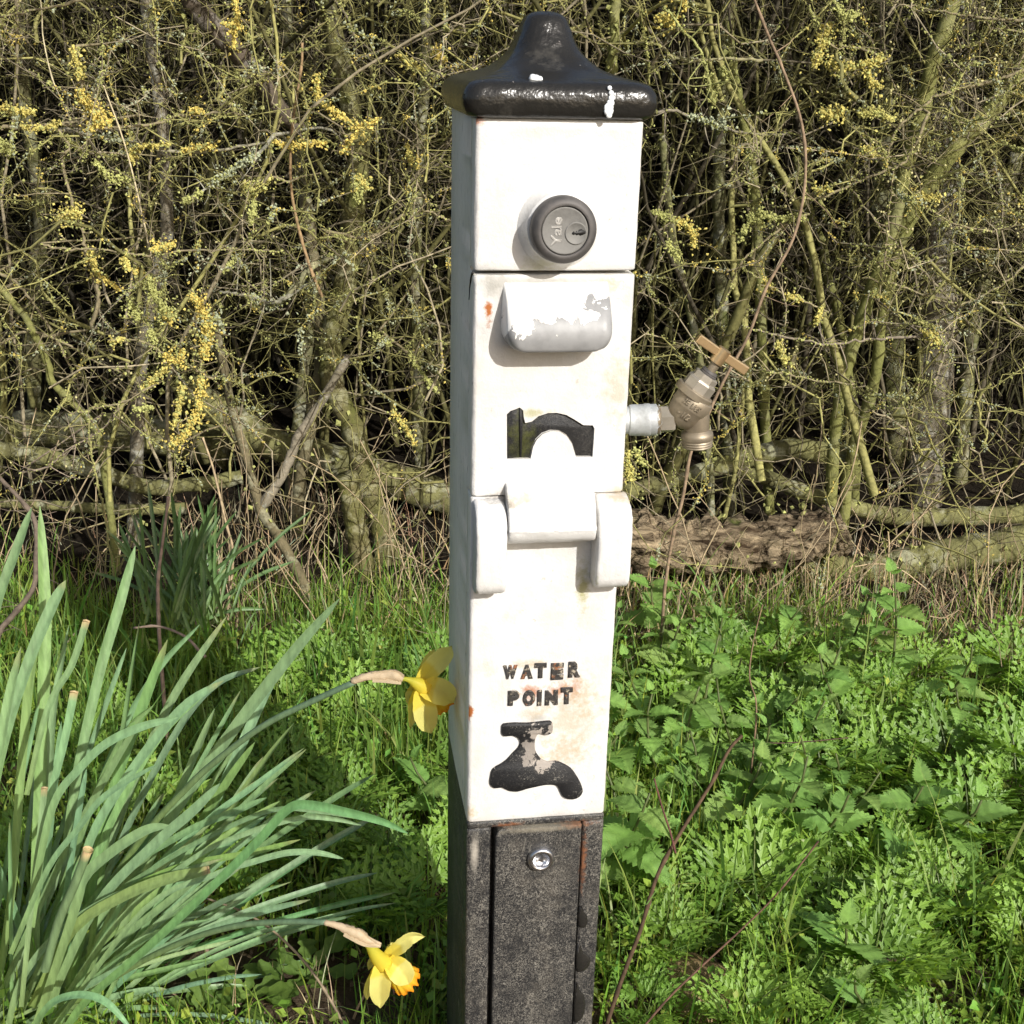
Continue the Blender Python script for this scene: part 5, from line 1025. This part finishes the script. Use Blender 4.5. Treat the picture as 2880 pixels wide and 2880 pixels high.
branch('A', A4([(1650, 1440), (1780, 1540), (1850, 1640), (1900, 1710)]), 2.2, 8, [(A4([(1780, 1545), (1850, 1640), (1895, 1700)]), .004, 90, LG), (A4([(1710, 1790), (1760, 1860), (1800, 1930)]), .006, 130, LY*.8+LG*.2), (A4([(1620, 1450), (1700, 1500)]), .005, 60, LG)], 10)
branch('E', A4([(-10, 1180), (100, 1260), (200, 1400), (290, 1560), (330, 1640)]), 2.3, 9, spurs=12)
branch('E', A4([(-10, 1500), (120, 1440), (260, 1480), (400, 1560), (560, 1640), (640, 1700)]), 2.25, 8, spurs=16, buds=10)
branch('f', A4([(300, 1800), (400, 1780), (560, 1740), (640, 1690)]), 2.0, 7, spurs=14, buds=14)
branch('D', [(249, 1180), (256, 1275), (276, 1369), (296, 1450), (310, 1558), (323, 1632)], 1.98, 8, spurs=10, col=(.24, .22, .09))
branch('D', [(340, 1130), (300, 1200), (200, 1260), (140, 1310), (55, 1330)], 2.0, 7, spurs=12, col=(.25, .2, .15), buds=4)
# right side
branch('p', A5([(0, 210), (130, 220), (200, 290), (330, 300), (470, 290), (640, 300)]), 2.15, 9, [(A5([(140, 90), (200, 110)]), .009, 200, LY*.85+LG*.15), (A5([(240, 0), (260, 40)]), .005, 60, LY), (A5([(380, 380), (400, 500)]), .007, 140, LG)], 16, (.24, .22, .12))
branch('p', A5([(150, 30), (240, 140), (330, 250), (380, 400), (390, 500)]), 2.12, 9, [(A5([(440, 340), (480, 380)]), .006, 60, LG)], 14, (.27, .28, .10))
branch('t', A5([(1260, 300), (1120, 240), (980, 215), (900, 120), (870, 20)]), 2.12, 6, [(A5([(975, 120), (935, 210), (895, 330)]), .008, 330, YM), (A5([(980, 300), (1020, 345), (1090, 320)]), .007, 170, YM), (A5([(1130, 320), (1240, 290)]), .006, 130, YM), (A5([(1150, 340), (1180, 400), (1220, 435)]), .005, 100, YM)], 10)
branch('t', A5([(1120, 70), (1050, 90), (1005, 30)]), 2.1, 5, [(A5([(1005, 30), (1050, 90), (1115, 70)]), .005, 130, LG)], 6)
branch('o', A5([(1920, 350), (1780, 400), (1640, 430), (1500, 480), (1420, 540), (1320, 620), (1270, 720), (1250, 830)]), 2.1, 10, [(A5([(1120, 565), (1190, 560), (1285, 590)]), .006, 170, LG*.7+LY*.3), (A5([(930, 560), (990, 575), (1040, 535)]), .007, 170, YM)], 26, buds=40)
branch('l', A5([(1460, 560), (1360, 780), (1280, 830), (1150, 880), (1000, 950), (880, 985), (770, 970), (690, 915)]), 2.1, 8, [(A5([(1140, 740), (1190, 760)]), .008, 110, YM), (A5([(530, 1190), (600, 1060), (700, 1080), (850, 1080)]), .008, 220, LG*.85), (A5([(900, 940), (980, 930)]), .005, 60, YM)], 26, buds=16)
branch('r', A5([(100, 560), (200, 545), (330, 590), (470, 640), (600, 660), (700, 670), (790, 650)]), 2.15, 9, [(A5([(280, 570), (460, 630)]), .005, 110, LGR)], 18, (.25, .22, .16))
branch('r', A5([(100, 1040), (170, 1070), (220, 1095), (280, 1120), (305, 1170), (300, 1220)]), 2.12, 6, [(A5([(215, 1090), (285, 1125), (300, 1215)]), .006, 180, LY*.8+LG*.2), (A5([(110, 1050), (200, 1090)]), .006, 100, LG), (A5([(170, 1200), (230, 1280)]), .006, 100, LG)], 8)
branch('p', A5([(870, 1060), (760, 1100), (640, 1200), (540, 1290), (500, 1370), (460, 1480), (370, 1580), (280, 1700)]), 2.1, 7, spurs=12)
branch('u', A5([(540, 1610), (700, 1650), (880, 1690), (1000, 1700), (1140, 1680), (1260, 1670), (1440, 1660)]), 2.06, 8, [(A5([(1440, 1640), (1510, 1690)]), .007, 140, YM), (A5([(930, 1520), (905, 1600)]), .005, 90, YM), (A5([(720, 1690), (755, 1800)]), .006, 140, LG*.6+LY*.4)], 16, (.24, .2, .15), buds=4)
branch('u', A5([(520, 1290), (560, 1340), (640, 1380), (700, 1430), (830, 1480), (960, 1540)]), 2.12, 6, [(A5([(640, 1385), (690, 1420)]), .006, 110, LY*.8+LG*.2), (A5([(760, 1460), (830, 1480)]), .005, 60, YM)], 12, buds=5)
branch('o', A5([(1080, 940), (1200, 1090), (1330, 1240), (1450, 1360), (1560, 1480), (1670, 1620)]), 2.15, 8, spurs=16, col=(.2, .17, .11))
branch('o', A5([(1240, 0), (1420, 40), (1600, 70), (1760, 90), (1932, 100)]), 2.12, 8, spurs=14, buds=14)
branch('o', A5([(1932, 160), (1800, 140), (1700, 210), (1600, 240)]), 2.12, 6, spurs=14, buds=18)
branch('n', A5([(1290, 850), (1270, 1000), (1255, 1150), (1240, 1330)]), 2.08, 6, spurs=16, buds=26, col=(.27, .22, .14))
branch('v', A5([(1932, 1320), (1800, 1420), (1640, 1500), (1500, 1480), (1290, 1400), (1200, 1390)]), 2.12, 7, spurs=18, buds=18)
branch('v', A5([(1900, 1100), (1780, 1140), (1600, 1110), (1420, 1000), (1380, 950)]), 2.12, 7, [(A5([(1430, 980), (1520, 970)]), .006, 80, LY*.6+LG*.4)], spurs=18, buds=24)
branch('z', A5([(1620, 1470), (1590, 1600), (1540, 1740), (1490, 1900)]), 2.1, 9, spurs=12, col=(.27, .23, .16))
branch('u', A5([(580, 1820), (760, 1850), (900, 1880), (1100, 1900)]), 2.05, 6, spurs=14, buds=22)
branch('w', [(1775, 1265), (1770, 1300), (1785, 1340)], 2.0, 5, [([(1768, 1275), (1765, 1310), (1772, 1350)], .006, 170, LG*.6+LY*.4), ([(1785, 1260), (1810, 1310)], .004, 60, LG)], 4)

# ------------------------------------------------------------------ the thicket itself: thousands of fine twigs nobody could count
def wander(N, m, p0, d0, L_, kink, grav=0.):
    p = np.empty((N, m, 3)); p[:, 0] = p0; d = norm(d0); st = (L_/(m-1))[:, None]
    for k in range(1, m): d = norm(d+rng.normal(size=(N, 3))*kink+np.array([0, 0, grav])); p[:, k] = p[:, k-1]+d*st
    return p
def twcol(N, dead=.35):
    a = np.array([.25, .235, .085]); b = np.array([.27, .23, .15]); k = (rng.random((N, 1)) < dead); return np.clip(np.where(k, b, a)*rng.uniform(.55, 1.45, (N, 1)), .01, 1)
def vol(N, y0, y1, z0=0., z1=1.7, ex=.25):
    M_ = N*4; y = rng.uniform(y0, y1, M_); x = rng.uniform(-1, 1, M_)*(.46*y+ex); z = rng.uniform(z0, z1, M_)
    d = .5+.42*np.sin(x*9+2.2*np.sin(z*7+1))*np.sin(z*11+x*4+y)+.30*np.sin(x*21-z*17)+.3*(z/z1-.5)   # clumps and hollows
    o = np.argsort(rng.random(M_)-.9*np.clip(d, 0, 1))[:N]; return np.stack([x, y, z], 1)[o]
def thicket(name, label, y0, y1, nst, nbr, nsp, rs, z1=1.6, lich=0, zlow=.05, shade_tint=1.):  # last factor darkens the bark of deeper layers, painting in the hedge's inner shade
    mb = MB()
    if nst:
        p0 = vol(nst, y0, y1, -.05, .25); d = rng.normal(size=(nst, 3))*.22; d[:, 2] = 1
        p = wander(nst, 14, p0, d, rng.uniform(.7, 1.9, nst), .12, .03); r = np.exp(rng.normal(size=(nst, 1))*.45)*.0042*np.linspace(1.2, .5, 14)[None]; tubes_batch(mb, p, r, 6, twcol(nst, .25)*shade_tint)
    p0 = vol(nbr, y0, y1, zlow, z1); d = rng.normal(size=(nbr, 3)); d[:, 1] *= .5; d[:, 2] = d[:, 2]*.75+.15
    p = wander(nbr, 9, p0, d, rng.uniform(.15, .6, nbr), .46); rb = np.exp(rng.normal(size=(nbr, 1))*.35)*rs; c = twcol(nbr)*shade_tint; tubes_batch(mb, p, rb*np.linspace(1.3, .5, 9)[None], 4, c)
    bi = rng.integers(0, nbr, nsp); si = rng.integers(1, 9, nsp); s0 = p[bi, si]; t = norm(p[bi, si]-p[bi, si-1]); d = norm(rng.normal(size=(nsp, 3))); d = norm(d-t*np.sum(d*t, 1, keepdims=True)*.7+t*.2)
    q = wander(nsp, 4, s0, d, rng.exponential(.032, nsp)+.010, .42); tubes_batch(mb, q, np.linspace(1.1, .5, 4)[None]*(rs*.42)*rng.uniform(.7, 1.3, (nsp, 1)), 3, np.clip(c[bi]*1.05, 0, 1))
    o = mb.build(name, M['twig'], kind='stuff', label=label)
    if lich:
        mb = MB(); cl = lich//13; bi = rng.integers(0, nbr, cl); f = rng.random((cl, 1)); si = rng.integers(1, 8, cl); cen = p[bi, si]*(1-f)+p[bi, si+1]*f; tv = p[bi, si+1]-p[bi, si]
        tint = np.where(rng.random((cl, 1)) < .13, LY*.85, np.where(rng.random((cl, 1)) < .65, LG*.8, LGR*.9)); n9 = 13
        pos = np.repeat(cen, n9, 0)+np.repeat(norm(tv), n9, 0)*rng.normal(size=(cl*n9, 1))*.016+rng.normal(size=(cl*n9, 3))*.0024
        chips(mb, pos, rng.uniform(.0010, .0030, cl*n9), np.repeat(tint, n9, 0)*rng.uniform(.75, 1.2, (cl*n9, 1)), .7); mb.build('hedge_lichen', M['lichen'], smooth=False, kind='stuff', label='specks of green and yellow lichen on the '+label)
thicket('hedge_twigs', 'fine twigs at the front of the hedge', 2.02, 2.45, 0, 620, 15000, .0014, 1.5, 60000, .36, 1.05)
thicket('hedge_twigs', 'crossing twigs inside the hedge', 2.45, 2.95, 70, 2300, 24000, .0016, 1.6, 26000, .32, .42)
thicket('hedge_twigs', 'inner stems and twigs of the hedge, coloured dark for shade', 2.95, 3.7, 420, 3600, 14000, .0026, 1.9, 0, .25, .15)
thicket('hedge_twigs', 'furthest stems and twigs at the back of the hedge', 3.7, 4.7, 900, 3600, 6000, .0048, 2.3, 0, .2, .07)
thicket('undergrowth_twigs', 'dead twigs and stalks tangled at the hedge bottom', 2.15, 2.6, 20, 260, 1500, .0013, .36, 0, .0)
# upright dead grass stalks and brambles in the hedge bottom
mb = MB(); K = 130; p0 = np.stack([rng.uniform(-1.1, 1.3, K), rng.uniform(1.95, 2.5, K), np.full(K, 0.02)], 1); d = rng.normal(size=(K, 3))*.45; d[:, 2] = 1
p = wander(K, 9, p0, d, rng.uniform(.12, .5, K), .12, -.02); tubes_batch(mb, p, np.full((K, 9), .0011)*rng.uniform(.7, 1.4, (K, 1)), 4, np.array([.40, .31, .19])*rng.uniform(.6, 1.2, (K, 1))); mb.build('dead_stalks', M['straw'], kind='stuff', label='pale dead grass stalks standing in the hedge bottom')

S.render.engine = 'CYCLES'
print('tris', sum(sum(len(p_.vertices)-2 for p_ in me.polygons) if len(me.polygons) < 5000 else len(me.loops)-2*len(me.polygons) for me in bpy.data.meshes))
